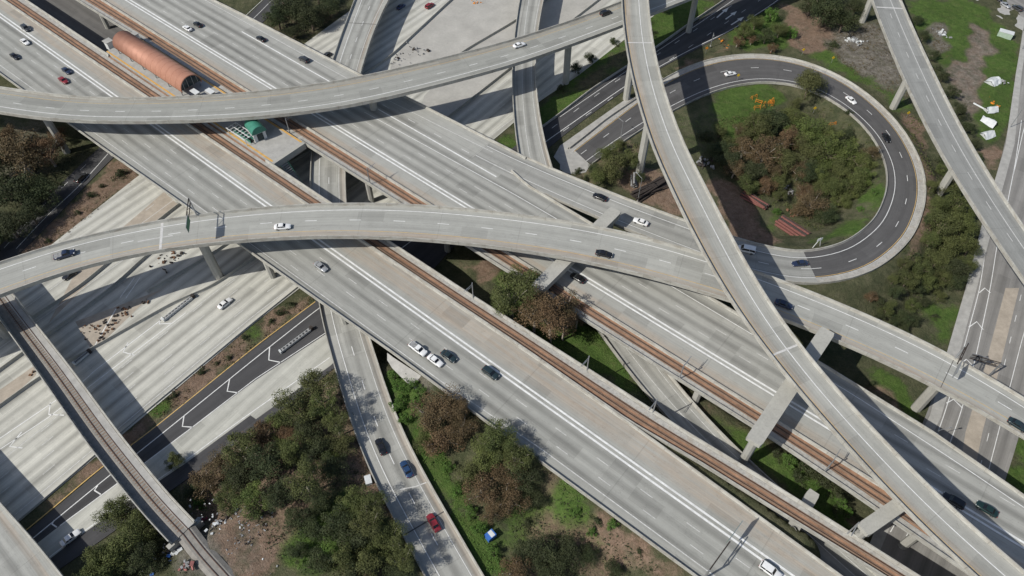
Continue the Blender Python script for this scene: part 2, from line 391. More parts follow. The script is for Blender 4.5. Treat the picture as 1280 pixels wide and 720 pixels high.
def foliage(name, cols, trans=.15):
    b = NB(name); oi = b.n('ShaderNodeObjectInfo').outputs['Random']
    at = b.n('ShaderNodeAttribute'); at.attribute_name = 'tone'; t = at.outputs['Fac']
    c = b.mix(t, cols[0], cols[1]); c = b.mix(b.m2('MULTIPLY', oi, .55), c, cols[2])
    c = b.scale(c, b.mr(b.noise(b.pos(), .5, 3), .3, .7, .75, 1.25))
    b.b.inputs['Subsurface Weight'].default_value = 0
    return b.done(c, .7, spec=.25)
M['leaf_olive'] = foliage('olive leaves', ((.046, .066, .020), (.112, .132, .040), (.085, .078, .034)))
M['leaf_brown'] = foliage('rusty leaves', ((.085, .056, .030), (.185, .112, .062), (.075, .075, .034)))
M['leaf_dark'] = foliage('dark leaves', ((.026, .042, .018), (.064, .080, .030), (.05, .05, .025)))
M['leaf_green'] = foliage('bright green leaves', ((.045, .095, .018), (.10, .19, .035), (.08, .13, .03)))
M['leaf_yellow'] = foliage('yellow green leaves', ((.060, .092, .024), (.13, .165, .042), (.10, .10, .036)))
M['bark'] = plain_mat('bark', (.17, .135, .105), .3, 2)
M['bark_pale'] = plain_mat('pale bark', (.42, .37, .31), .2, 2)
# ------------------------------------------------------------------ road geometry (surveyed from edges at the height of each parapet)
EXT = 3
ribA = rib_from_edges(
    [(-70,98),(0,107),(50,116),(100,121),(185,122),(250,120),(320,114),(420,101),(480,89),(560,70),(640,49),(725,22),(790,-4),(860,-33),(940,-66)],
    [(-70,128),(0,140),(70,149),(125,152),(200,151),(326,146),(420,135),(480,122),(545,106),(645,80),(715,54),(785,28),(868,-4),(950,-38)], [19.5,19.5,20,20.3,20.5], sig=9)
ribB = rib_from_edges(
    [(-80,352),(0,327),(75,302),(150,284),(200,274),(250,266),(320,259),(395,253),(470,252),(545,256),(640,266),(740,279),(815,296),(865,310),(960,344),(1010,362),(1120,407),(1195,442),(1280,497),(1370,556)],
    [(-80,398),(0,368),(75,337),(150,320),(225,307),(320,297),(420,294),(495,296),(570,301),(640,309),(715,322),(790,339),(865,360),(930,378),(988,398),(1050,425),(1120,457),(1170,484),(1280,541),(1370,600)], [20,20,20,20,19.5,18.5,17.3,16.6,16], sig=9)
ribC = rib_from_edges(
    [(777,-60),(776,0),(780,35),(785,72),(795,117),(815,180),(840,237),(865,292),(907,365),(960,437),(988,477),(1045,540),(1115,620),(1135,642),(1220,720),(1300,792)],
    [(808,-60),(811,0),(815,47),(827,100),(854,180),(890,245),(925,310),(952,360),(962,378),(992,424),(1047,485),(1095,540),(1170,615),(1222,664),(1280,712),(1370,788)], [29,29,29,28.8,28,27.2,26.6,26.2,25.8], sig=9)
ribD = rib_from_edges(
    [(1071,-60),(1091,0),(1110,50),(1140,120),(1172,182),(1210,245),(1247,302),(1280,348),(1340,432)],
    [(1103,-60),(1127,0),(1150,52),(1185,125),(1214,180),(1245,230),(1280,282),(1310,325),(1370,405)], [17.5,17.5,17.5,17.5], sig=9)
ribG = rib_from_edges(
    [(466,-60),(442,0),(430,37),(415,74),(400,118),(387,192),(388,260),(392,340),(395,375),(410,425),(427,495),(442,541),(460,587),(480,627),(510,682),(530,720),(562,776)],
    [(520,-60),(484,0),(465,37),(451,92),(436,150),(431,212),(431,251),(442,340),(459,420),(475,460),(502,539),(524,580),(545,617),(578,672),(605,720),(640,778)], [7,7,6.7,6.6,6.5,6.4,6.3,6.2,6.1,6.0], sig=8)
ribK2 = rib_from_edges(
    [(661,-60),(649,0),(643,40),(640,85),(641,135),(645,178),(655,235),(680,300),(715,365),(757,424),(820,507),(870,560),(942,626),(1000,680),(1060,735)],
    [(693,-60),(679,0),(672,37),(668,77),(671,125),(681,181),(700,240),(735,310),(775,380),(837,470),(900,540),(960,598),(1020,650),(1075,697),(1130,745)], [7.5,7.2,7,6.6,6.2,5.8,5.5,5.5,5.4,5.2,5], sig=10)
ribL = rib_from_edges(
    [(-75,300),(-40,343),(7,407),(50,472),(100,543),(162,622),(205,672)],
    [(-45,290),(-10,333),(37,397),(92,461),(150,543),(220,630),(250,657)], [6.2,6.2,6.2,6.2], zoff=1.0, sig=6, ext=(90, 0))
_ep = [((600,168),(604,205),12.015),((622,180),(626,216),12.015),((644,190),(648,226),12.012),((700,214),(690,246),12),((780,246),(765,279),12),((855,274),(840,308),11.7),((917,297),(905,331),11),((960,307),(950,347),10.3),
 ((1010,315),(1010,359),9.4),((1060,302),(1090,343),8.4),((1095,275),(1143,297),7.4),((1110,240),(1160,242),6.3),((1109,205),(1155,205),5.4),((1092,170),(1128,157),4.4),((1067,142),(1090,121),3.5),
 ((1035,121),(1047,91),2.7),((992,105),(1000,72),2),((945,101),(950,65),1.3),((905,110),(905,67),.8),((870,123),(868,78),.4),((835,141),(828,100),.1),((800,162),(790,126),0),((765,187),(750,154),0),((738,205),(712,184),0)]
ribE = rib_from_edges([e[0] for e in _ep], [e[1] for e in _ep], [e[2] for e in _ep], zoff=.5, sig=6, pair=True, ext=(0, 0))
iE = ribE.near(W(1010, 337, 9.4))                         # the bridge ends here, the rest of the loop lies on the ground
ribEb, ribEl = ribE.sub(0, iE+1), ribE.sub(iE, ribE.n)

def st_rib(tN, tS, s0, s1, z=12.0, ds=4):
    s = np.arange(s0, s1+.01, ds); C = np.array([ST(a, 0, z) for a in s])
    r = Rib(C, -np.interp(s, [q[0] for q in tN], [q[1] for q in tN]), -np.interp(s, [q[0] for q in tS], [q[1] for q in tS])); r.s = s.copy(); return r
TS_N = [(-70,6),(45,6.5),(160,7.7),(250,8.8),(285,8.4),(335,6.9),(420,5.5)]
TS_S = [(-70,-19),(36,-18.2),(100,-16.8),(140,-15.5),(190,-14.1),(226,-13),(311,-12.1),(420,-11)]
ribS = st_rib(TS_N, TS_S, -120, 480)
TRS_S = [(-70,6.06),(45,6.56),(160,7.76),(250,8.86),(282,8.6),(288,9.1),(301,10.2),(316,10.9),(341,12.3),(420,15)]
TRS_N = [(-70,11.7),(150,12.4),(225,13.1),(266,14.2),(293,14.8),(314,15.9),(347,16.9),(420,19)]
ribRS = st_rib(TRS_N, TRS_S, -120, 480)
TRN_S = [(-70,23.5),(52,25.1),(150,25.2),(230,25.7),(310,26),(330,25.3),(355,24),(420,21)]
TRN_N = [(-70,30.9),(420,30.9)]
ribRN = st_rib(TRN_N, TRN_S, -120, 480)
ribN1 = st_rib([(-70,54),(53,58.4),(80,59.7),(133,61.5),(160,62.9),(198,64.5),(206,64.7)], [(-70,30.96),(420,30.96)], -122, 206)
ribN2 = st_rib([(206,57.5),(214,55.6),(238,54.9),(270,53.2),(310,52.4),(338,51.2),(360,48.4),(420,43)], [(-70,30.96),(420,30.96)], 206, 480, ds=3)

# ------------------------------------------------------------------ terrain
def sstep(a, b, x): t = np.clip((x-a)/(b-a), 0, 1); return t*t*(3-2*t)
LOOPC = ribEl.C.copy(); LOOPC_all = ribE.C.copy()
GX = ribG.C
def seg_near(X, Y, C):
    """distance to a path and height of the nearest vertex, vectorised in chunks"""
    d = np.full(X.shape, 1e9); z = np.zeros(X.shape)
    for c in C:
        q = np.hypot(X-c[0], Y-c[1]); k = q < d; d[k] = q[k]; z[k] = c[2]
    return d, z
def bumps(X, Y):
    return .25*np.sin(X*.21+1.3)*np.cos(Y*.17)+.18*np.sin(X*.43-Y*.37)+.12*np.sin(X*.9+Y*.7)
GROUND_RIBS = []                                          # (centre path, half width + margin, dz)
def natural(X, Y):
    s, t = inv_st(X, Y); a, tt = inv_ht(X, Y)
    east = sstep(232, 246, s+0*t)                          # east of the ground freeway
    out = 1-sstep(326, 338, s)
    h = np.zeros_like(X)
    fill = 10.2*sstep(226, 231, s)*out
    hs = np.clip(fill-np.clip(-12.4-t, 0, 99)/1.7, 0, 99)  # falls away south of the south deck
    hn = np.clip(fill+.9*(t > 7.5)-np.clip(t-11.0, 0, 99)*2.0, 0, 99)
    hS = np.where(t > 0, hn, hs); h = np.maximum(h, hS)
    h = np.maximum(h, 3.9*sstep(214, 226, s)*out*sstep(6, 9, t)*(1-sstep(30, 34, t)))
    h = np.maximum(h, 5.6*sstep(-31, -44, tt)*sstep(150, 175, s)*out*(1-sstep(-14, -9, t)))
    d, z = seg_near(X, Y, LOOPC); h = np.maximum(h, np.clip(z-.3-np.clip(d-6.8, 0, 99)/1.5, 0, 99))
    hb = np.clip(bumps(X, Y)+.25, -.1, .8)
    flat = sstep(-18, -26, tt)+sstep(100, 120, tt)
    return h+hb*np.clip(flat+.25, 0, 1)
def terrain(X, Y):
    X = np.atleast_1d(np.asarray(X, float)); Y = np.atleast_1d(np.asarray(Y, float)); h = natural(X, Y)
    a, t = inv_ht(X, Y)
    k = sstep(-14, -6, t)*(1-sstep(88, 96, t)); h = h*(1-k)+(-.2)*k     # the ground freeway
    for C, hw, dz in GROUND_RIBS:
        d, z = seg_near(X, Y, C); k = 1-sstep(hw, hw+5, d); h = h*(1-k)+(z-dz)*k
    return h
ribCol = rib_from_edges(                                   # collector road on the near side of the ground freeway
    [(-75,752),(52,647),(125,585),(185,540),(320,430),(395,375),(540,262),(677,160),(740,112),(780,86),(820,60),(907,0),(985,-55)],
    [(-50,785),(72,719),(172,643),(318,537),(420,466),(565,312),(690,177),(782,112),(830,79),(857,66),(915,38),(960,10),(1060,-55)], [0], zoff=0, sig=9)
ribJ = rib_from_edges([(-75,372),(-6,317),(54,250),(116,190),(185,135),(270,58),(330,0),(385,-55)], [(-40,372),(24,318),(80,262),(141,196),(205,140),(292,62),(358,0),(410,-50)], [0], zoff=0, sig=9)
ribNs = rib_from_edges([(1062,770),(1090,672),(1125,590),(1162,520),(1185,435),(1207,360),(1230,270),(1257,180),(1270,90),(1283,0),(1290,-60)], [(1180,790),(1232,680),(1264,580),(1300,440),(1330,330),(1352,240),(1372,150),(1385,60),(1396,0),(1405,-60)], [0], zoff=0, sig=10)
ribQ = rib_from_edges([(1165,-50),(1238,0),(1280,23),(1340,60)], [(1265,-60),(1310,-35),(1370,0),(1430,45)], [0], zoff=0, sig=6)
GROUND_RIBS += [(ribG.C[ribG.near(W(440,541,6)):], 6.0, .5), (ribCol.C, 9.5, .2), (ribJ.C, 5.5, .2), (ribNs.C, 15.5, .2), (ribQ.C, 9, .2), (ribEl.C, 6.0, .22)]

def G(px, py):
    """pixel -> point on the terrain"""
    z = 0.0
    for _ in range(8):
        p = W(px, py, z); z = .5*z+.5*float(terrain(p[0], p[1])[0])
    p = W(px, py, z); p[2] = float(terrain(p[0], p[1])[0]); return p

def graded(a, b, step, far, g=1.35):
    core = np.arange(a, b+.01, step); lo = []; hi = []; d = step*2; x = a
    while x > -far: x -= d; lo.append(x); d *= g
    d = step*2; x = b
    while x < far: x += d; hi.append(x); d *= g
    return np.concatenate([lo[::-1], core, hi])
xs = graded(-270, 270, 1.5, 3500); ys = graded(25, 345, 1.5, 3500)
XX, YY = np.meshgrid(xs, ys); ZZ = terrain(XX.ravel(), YY.ravel()).reshape(XX.shape)
nx, ny = len(xs), len(ys)
gv = np.column_stack([XX.ravel(), YY.ravel(), ZZ.ravel()])
ii = np.arange((ny-1)*(nx-1)); r_, c_ = ii//(nx-1), ii % (nx-1); b0 = r_*nx+c_
gf = np.column_stack([b0, b0+1, b0+1+nx, b0+nx])
gme = bpy.data.meshes.new('ground'); gme.vertices.add(len(gv)); gme.vertices.foreach_set('co', gv.ravel())
gme.loops.add(len(gf)*4); gme.loops.foreach_set('vertex_index', gf.ravel().astype(np.int32))
gme.polygons.add(len(gf)); gme.polygons.foreach_set('loop_start', (np.arange(len(gf))*4).astype(np.int32)); gme.polygons.foreach_set('loop_total', np.full(len(gf), 4, np.int32))
gme.update(); gme.polygons.foreach_set('use_smooth', np.ones(len(gf), bool))

# ground cover, by area: R grass, G bare soil, B pale rubble / gravel, A litter
def inpoly(X, Y, poly):
    k = np.zeros(X.shape, bool); n = len(poly)
    for i in range(n):
        (x1, y1), (x2, y2) = poly[i], poly[(i+1) % n]
        c = ((y1 > Y) != (y2 > Y)) & (X < (x2-x1)*(Y-y1)/(y2-y1+1e-12)+x1); k ^= c
    return k
COVER = [  # (channel colour, polygon in pixels)
 ((0,1,0),[(178,216),(150,196),(95,252),(25,314),(-5,348),(70,306)]), ((.7,.3,0),[(150,236),(158,233),(95,287),(80,297)]),
 ((0,.85,0),[(47,634),(122,574),(175,514),(320,404),(400,360),(395,376),(320,432),(185,542),(125,588),(52,650)]), ((.9,0,0),[(178,512),(205,488),(212,505),(185,532)]), ((.6,.2,0),[(300,415),(330,395),(330,420),(310,430)]),
 ((.25,.6,.0),[(225,560),(300,525),(420,450),(450,540),(530,720),(225,720)]), ((0,1,.25),[(262,652),(330,668),(350,720),(270,720)]), ((0,.1,.8),[(196,655),(258,648),(262,660),(300,722),(250,740),(215,690)]),
 ((.75,.2,0),[(390,640),(440,600),(500,690),(400,720),(340,700)]), ((.2,.8,0),[(440,560),(460,590),(470,640),(430,620)]),
 ((1,0,0),[(480,455),(505,465),(520,500),(540,545),(590,640),(640,720),(606,720),(545,615),(500,535)]), ((1,0,0),[(492,458),(540,470),(530,500),(505,510)]), ((0,0,1),[(492,446),(556,488),(545,496),(520,490)]),
 ((.35,.65,0),[(640,640),(690,590),(720,610),(860,718),(640,720)]), ((1,0,0),[(700,600),(730,618),(735,650),(705,645)]), ((0,1,0),[(735,620),(800,670),(830,715),(760,690)]), ((.6,.3,0),[(690,620),(640,690),(600,680),(650,620)]),
 ((1,0,0),[(600,345),(640,330),(700,380),(770,430),(815,508),(740,465),(640,400)]), ((0,1,0),[(575,325),(615,330),(640,345),(600,352)]),
 ((.3,.85,0),[(845,478),(960,550),(1000,600),(960,598),(905,545)]), ((.8,.2,0),[(880,515),(900,512),(975,585),(960,597)]),
 ((.9,.1,0),[(960,560),(1060,640),(1080,680),(1020,650)]), ((0,1,0),[(1055,630),(1085,650),(1080,665),(1060,655)]), ((.9,0,0),[(1080,455),(1140,490),(1160,525),(1130,520),(1100,500)]), ((0,1,0),[(1080,462),(1092,470),(1130,515),(1110,512)]),
 ((1,0,0),[(895,112),(930,105),(975,112),(985,128),(950,160),(905,175),(890,150)]), ((.3,.2,0),[(835,150),(895,118),(905,185),(870,220)]), ((0,1,0),[(885,225),(925,235),(960,290),(985,305),(930,300),(915,296)]), ((0,1,0),[(895,225),(910,230),(935,290),(915,290)]),
 ((.2,.05,.1),[(1000,300),(1040,265),(1105,240),(1100,265),(1060,298),(1015,310)]), ((1,0,0),[(1000,303),(1040,300),(1095,265),(1105,240),(1090,262),(1050,288)]), ((1,0,0),[(1098,220),(1107,225),(1105,250),(1085,278),(1060,296),(1050,292),(1080,270)]), ((.8,.1,0),[(960,262),(975,258),(980,280),(962,290)]),
 ((.12,.25,0),[(985,110),(1040,128),(1090,175),(1080,220),(1020,150)]),
 ((0,1,0),[(740,200),(830,215),(860,275),(790,245),(740,215)]), ((0,1,0),[(825,95),(880,70),(910,55),(930,58),(900,68),(850,88)]),
 ((0,1,.1),[(975,0),(1040,30),(1060,55),(1035,75),(990,60),(985,25)]), ((0,.2,1),[(1040,40),(1095,25),(1120,70),(1140,120),(1110,115),(1070,90),(1035,60)]), ((.8,.1,0),[(1000,65),(1035,62),(1085,100),(1080,108),(1030,82)]), ((.6,.1,.2),[(1070,90),(1135,115),(1150,170),(1120,140)]),
 ((0,1,0),[(1120,135),(1150,150),(1165,220),(1165,300),(1120,340),(1150,270),(1150,190)]), ((.15,.15,.05),[(1100,350),(1160,300),(1205,370),(1190,440),(1100,400)]), ((.9,.1,0),[(1160,385),(1200,370),(1190,435),(1170,420)]), 
 ((.9,0,0),[(1130,0),(1220,0),(1275,60),(1262,150),(1240,190),(1215,150),(1180,90),(1150,40)]), ((0,.75,.7),[(1215,30),(1232,35),(1245,60),(1232,75),(1222,145),(1205,145),(1185,100),(1180,80),(1205,75),(1210,55)]), ((0,1,0),[(1228,180),(1250,182),(1248,215),(1230,215)]), ((0,.2,.9),[(1160,30),(1180,25),(1185,60),(1165,70)]),
 ((1,0,0),[(640,170),(690,120),(740,75),(780,50),(830,0),(900,0),(820,62),(740,114),(680,158)]), ((.3,.4,0),[(690,125),(775,55),(820,58),(740,112)]), ((1,0,0),[(1262,600),(1285,545),(1330,600),(1280,680)]), ((.8,.1,0),[(905,40),(960,8),(985,35),(990,60),(940,62),(915,58)]),
 ((1,0,0),[(610,180),(640,170),(648,185)]), ((.15,.35,0),[(310,30),(430,0),(425,25),(375,58)]), ((.1,.3,.4),[(0,150),(60,150),(75,190),(40,230),(0,250)]), ((.4,.6,.2),[(690,195),(760,160),(800,180),(800,215),(740,235)]),
]
cov = np.zeros((len(gv), 4), np.float32); cov[:, 3] = 1
jx = gv[:, 0]+1.6*np.sin(gv[:, 1]*.55+np.sin(gv[:, 0]*.31)*2)+.8*np.sin(gv[:, 1]*1.7+gv[:, 0]*.9); jy = gv[:, 1]+1.6*np.sin(gv[:, 0]*.5+np.sin(gv[:, 1]*.37)*2)+.8*np.sin(gv[:, 0]*1.9-gv[:, 1]*.8)
inner = (np.abs(gv[:, 0]) < 300) & (gv[:, 1] > 0) & (gv[:, 1] < 380)
for colr, poly in COVER:
    wp = [G(*q)[:2] for q in poly]; k = inpoly(jx, jy, wp) & inner; cov[k, :3] = colr
cg = cov[:, :3].reshape(ny, nx, 3)
for _ in range(2): cg = (cg+np.roll(cg, 1, 0)+np.roll(cg, -1, 0)+np.roll(cg, 1, 1)+np.roll(cg, -1, 1))/5
cov[:, :3] = cg.reshape(-1, 3)
ca = gme.color_attributes.new('Cover', 'FLOAT_COLOR', 'POINT'); ca.data.foreach_set('color', cov.ravel())

def ground_mat():
    b = NB('ground'); P = b.pos(); at = b.n('ShaderNodeAttribute'); at.attribute_name = 'Cover'
    sp = b.n('ShaderNodeSeparateColor'); b.l(at.outputs['Color'], sp.inputs[0]); r, g, bl = sp.outputs
    n1 = b.noise(P, .09, 6, .65); n2 = b.noise(P, .6, 5, .7); n3 = b.noise(P, 2.6, 4, .75); n4 = b.noise(P, .25, 5, .7)
    base = b.mix(b.mr(n4, .35, .68, 0, 1), (.060, .070, .036), (.125, .120, .07))
    grass = b.mix(b.mr(n2, .3, .7, 0, 1), (.048, .090, .020), (.10, .152, .040)); grass = b.mix(b.mr(n4, .5, .75, 0, .6), grass, (.11, .115, .05))
    soil = b.mix(b.mr(n2, .3, .7, 0, 1), (.17, .115, .08), (.27, .195, .145)); soil = b.mix(b.mr(n4, .52, .72, 0, .7), soil, (.085, .085, .045))
    pale = b.mix(b.mr(n2, .35, .65, 0, 1), (.135, .12, .10), (.25, .23, .20)); pale = b.mix(b.mr(n4, .48, .66, 0, .75), pale, (.10, .095, .06)); pale = b.mix(b.mr(n3, .66, .74, 0, .7), pale, (.45, .44, .41))
    def edge(m): return b.mr(b.m2('ADD', m, b.m2('MULTIPLY', b.m2('SUBTRACT', n2, .5), .9)), .28, .62, 0, 1)
    c = b.mix(edge(g), base, soil); c = b.mix(b.mr(b.m2('ADD', bl, b.m2('MULTIPLY', b.m2('SUBTRACT', n4, .5), 1.5)), .1, .9, 0, 1), c, pale); c = b.mix(edge(r), c, grass)
    c = b.scale(c, b.mr(n3, .25, .75, .62, 1.32)); c = b.scale(c, b.mr(n1, .3, .7, .85, 1.12))
    return b.done(c, .95, b.m2('ADD', n3, b.m2('MULTIPLY', n2, 1.5)), .9, .35, .1)
ground = link('ground', gme, ground_mat()); tag(ground, 'rough ground with grass and bare soil', None, None, 'structure')

# ------------------------------------------------------------------ ground roads
def structure(o, label=None): return tag(o, label, None, None, 'structure')
# freeway on the ground: straight frame, edges from (distance, offset)
s_ = np.arange(-160, 331, 5.0)
hw = Rib(np.array([HT(a, 0, 0) for a in s_]), -np.interp(s_, [-110,-20,16,101,128,250], [70,72,77,89,91.5,96]), -np.interp(s_, [-110,-66,0,101,127,149,180,250], [0,0,0,-6,-6.2,-9,-10.7,-13])); hw.s = s_.copy()
freeway = structure(sweep('freeway_pavement', hw, [(0,0,0),(1,0,0),(1,0,-.15),(0,0,-.15)], M['hwy']), 'pale concrete freeway on the ground, running up to the right')
def ht_line(pts, z=.02): return smooth_path([HT(a, t, z) for a, t in pts], 4, 3)
items = []
SEs = [(-110,2.2),(0,2.2),(100,-3.8),(180,-8),(250,-10)]
items.append((ht_line(SEs), .22, None))
for k in (1, 2, 3, 4):
    items.append((ht_line([(a, t+3.62*k+.3) for a, t in SEs]), .17, (3.2, 8.5, k*2)))
items.append((ht_line([(-110,17.6),(0,17.6),(60,14),(100,11.5),(180,9)]), .18, None))
for base in ([(-110,53.5),(10,58),(110,64),(250,72)],):
    items.append((ht_line(base), .2, None))
    for k in (1, 2, 3): items.append((ht_line([(a, t+3.62*k) for a, t in base]), .16, (3.2, 8.5, k)))
    items.append((ht_line([(a, t+14.8) for a, t in base]), .2, None))
items.append((ht_line([(-110,43.6),(20,44.2)]), .2, None)); items.append((ht_line([(-110,48.6),(20,49.6)]), .2, None))
stripes('lane_line', items, M['paint_old'], freeway)
# gores with chevrons, surveyed line by line
gi = [(px_raw([(242,372),(201,400),(120,462),(100,480),(-40,575)]), .28, None), (px_raw([(232,391),(113,482),(60,522),(-40,588)]), .24, None)]
def chev(a, tip, b): return (px_raw([a, tip, b]), .32, None)
gi += [chev((202,396),(199,405),(214,404)), chev((160,428),(154,440),(168,444)), chev((63,503),(61,518),(80,519)), chev((27,540),(12,558),(28,560))]
gi += [(px_raw([(145,386),(131,410),(118,433)]), .3, None), (px_raw([(150,372),(168,347)]), .25, None), (px_raw([(157,373),(175,347)]), .25, None)]
stripes('gore_line', gi, M['paint'], freeway)
# gravel and plain strips inside the freeway
for nm, px, mt, zz in (
  ('median_gravel', [(94,402),(205,361),(186,372),(116,440)], M['dirt_median'], .012),
  ('median_gravel', [(225,258),(204,272),(140,328),(112,352),(60,405),(100,330),(205,240)], M['dirt_median'], .012),
  ('median_gravel', [(45,469),(0,509),(-40,545),(-40,520),(0,487),(46,455)], M['dirt_median'], .012),
  ('plain_concrete', [(492,72),(566,0),(600,-40),(700,-40),(640,28),(585,62),(520,92),(485,95)], M['gravel'], .014),
  ('plain_concrete', [(586,63),(641,30),(700,-8),(760,-40),(820,-40),(636,88),(566,142),(520,170),(530,120)], M['gravel'], .010)):
    sheet(nm, px, zz, mt, 'H', freeway)

collector = structure(sweep('collector_road', ribCol, [(0,0,.012),(1,0,.012),(1,0,-.2),(0,0,-.2)], M['asphalt']), 'dark asphalt collector road beside the ground freeway')
rampc = sheet('ramp_pavement', [(-60,762),(75,657),(147,604),(235,538),(320,475),(407,418),(440,395),(452,420),(413,457),(320,524),(313,519),(282,542),(232,579),(162,626),(95,673),(-45,783)], .03, M['hwy_conc'], 'H'); structure(rampc, 'pale concrete ramp lanes beside the asphalt collector road')
cl = [(px_line([(-70,765),(42,672),(137,594),(205,540),(320,447),(396,387),(560,268),(682,177),(782,107),(857,65),(915,37),(960,9),(1010,-28)], .03), .24, None),
      (px_raw([(75,657),(147,604),(235,538),(320,473),(407,416)], .05), .22, None),
      (px_raw([(40,713),(95,671),(162,624),(232,575.5),(282,538.5),(312,517),(412,447)], .05), .24, None)]
for a, tip, b in (((122,607),(118,613),(126,618)),((68,650),(65,655),(71,659)),((230,519.5),(228,533),(241,534)),((337,434),(336,450),(351,453)),((287,474),(284,489),(298,491))):
    cl.append((px_raw([a, tip, b], .05), .3, None))
cl.append((px_line([(700,146),(745,115),(790,84),(840,52),(905,8),(960,-30)], .03), .18, None))
for off in (0, 1): cl.append((px_line([(690+off*14,160+off*4),(760+off*20,108+off*4),(850+off*22,50+off*2),(940+off*22,-10+off*2)], .03), .16, (3, 9)))
stripes('lane_line', cl, M['paint'], collector)
stripes('edge_line', [(px_line([(-70,745),(52,647),(125,585),(185,541),(320,432),(394,377)], .03), .26, None)], M['paint_orange'], collector)
# three turn arrows on the dark road
am = MB()
for (x0, y0), (x1, y1) in (((896,22),(911,9)),((907,24),(921,14)),((914,31),(930,21))):
    a, b = W(x0, y0, .034), W(x1, y1, .034); d = (b-a)/np.linalg.norm(b-a); n = np.array([-d[1], d[0], 0]); L = np.linalg.norm(b-a)
    am.quad(a-n*.28, a+d*(L*.6)-n*.28, a+d*(L*.6)+n*.28, a+n*.28); am.add([a+d*(L*.6)-n*1.0, b, a+d*(L*.6)+n*1.0], [(0,1,2)])
am.build('arrow_marking', M['paint'], collector)
gp = sheet('gore_pavement', [(692,196),(700,182),(782,124),(790,122),(797,128),(770,145),(735,168),(716,186),(722,200),(700,205)], .022, M['sidewalk'], 'H'); structure(gp, 'pale concrete wedge between the dark road and the loop')
sheet_end = structure(sheet('concrete_pad', [(700,205),(716,186),(738,206),(728,222),(700,215)], .018, M['sidewalk'], 'H'), 'concrete pad at the closed end of the loop road')

roadJ = structure(sweep('frontage_road', ribJ, [(0,0,.01),(1,0,.01),(1,0,-.2),(0,0,-.2)], M['asphalt']), 'dark asphalt road left of the ground freeway')
stripes('lane_line', [(px_line([(20,311),(60,268),(100,232),(135,192)], .03), .2, None), (px_line([(5,310),(48,262),(95,218),(125,188)], .03), .16, (3, 6)), (px_line([(300,40),(340,0),(380,-40)], .03), .18, None), (px_line([(285,40),(328,0)], .03), .18, None)], M['paint'], roadJ)

street = structure(sweep('street', ribNs, [(0,0,.01),(1,0,.01),(1,0,-.2),(0,0,-.2)], M['street']), 'city street at the right with lanes and a tan median')
structure(sheet('pavement', [(1050,770),(1090,672),(1125,590),(1162,520),(1185,435),(1207,360),(1230,270),(1257,180),(1270,90),(1284,10),(1290,12),(1277,92),(1268,180),(1244,270),(1221,360),(1201,435),(1176,522),(1140,594),(1105,676),(1066,770)], .0, M['sidewalk'], 'H', thick=.14), 'pale pavement along the left kerb of the street')
sheet('median', [(1257,360),(1274,360),(1247,470),(1228,540),(1212,620),(1196,690),(1178,690),(1194,620),(1207,540),(1228,470)], .022, M['dirt_median'], 'H', street)
nl = [(px_line([(1238,270),(1225,360),(1202,445),(1180,520),(1150,600),(1113,665)], .03), .2, None), (px_line([(1252,270),(1238,360),(1219,450),(1200,520),(1170,600),(1133,670)], .03), .2, None),
      (px_line([(1287,320),(1275,375),(1252,470),(1232,560),(1205,650)], .03), .15, (2.6, 6)), (px_line([(1300,360),(1280,415),(1262,485),(1243,560),(1222,640)], .03), .18, None), (px_line([(1277,150),(1269,205),(1258,260)], .03), .2, None), (px_line([(1290,130),(1280,160),(1267,217)], .03), .2, None), (px_line([(1215,600),(1190,680)], .03), .15, (2.6, 6))]
for a, tip, b in (((1224,366),(1231,360),(1238,366)),((1211,409),(1221,402),(1229,412)),((1198,457),(1208,449),(1217,458)),((1183,504),(1192,499),(1203,510))): nl.append((px_raw([a, tip, b], .034), .3, None))
stripes('lane_line', nl, M['paint'], street)
cross = structure(sweep('cross_street', ribQ, [(0,0,.016),(1,0,.016),(1,0,-.2),(0,0,-.2)], M['street']), 'street crossing the top right corner')
structure(sheet('pavement', [(1150,-35),(1210,0),(1278,38),(1305,55),(1305,37),(1280,22.5),(1238,-.5),(1168,-48)], .0, M['sidewalk'], 'H', thick=.14), 'wide pale pavement at the street corner, top right')
lot = structure(sheet('lower_lot', [(10,-30),(130,-30),(200,50),(190,110),(120,95),(40,30)], 1.1, M['asphalt_old'], 'S'), 'grey lower lot seen between the two decks')

# loop road on its bank
loop = structure(sweep('loop_road', ribEl, [(0,0,0),(1,0,0),(1,0,-.35),(0,0,-.35)], M['loop']), 'dark asphalt loop road curving round the planted island')
n0 = 4
stripes('shoulder_strip', [([ribEl.at(i, ribEl.uR[i]-1.15, .014) for i in range(ribEl.n)], 2.1, None)], M['parapet'], loop)
stripes('lane_line', [(rib_line(ribEl, 2.6, .022, 0), .2, None), (rib_line(ribEl, .35, .022, .52), .18, (3, 9)),], M['paint'], loop)
stripes('edge_line', [(rib_line(ribEl, -2.5, .022, 1), .16, None)], M['paint_orange'], loop)
stripes('worn_edge', [(rib_line(ribEl, -2.1, .026, 1), .10, None)], M['paint_old'], loop)

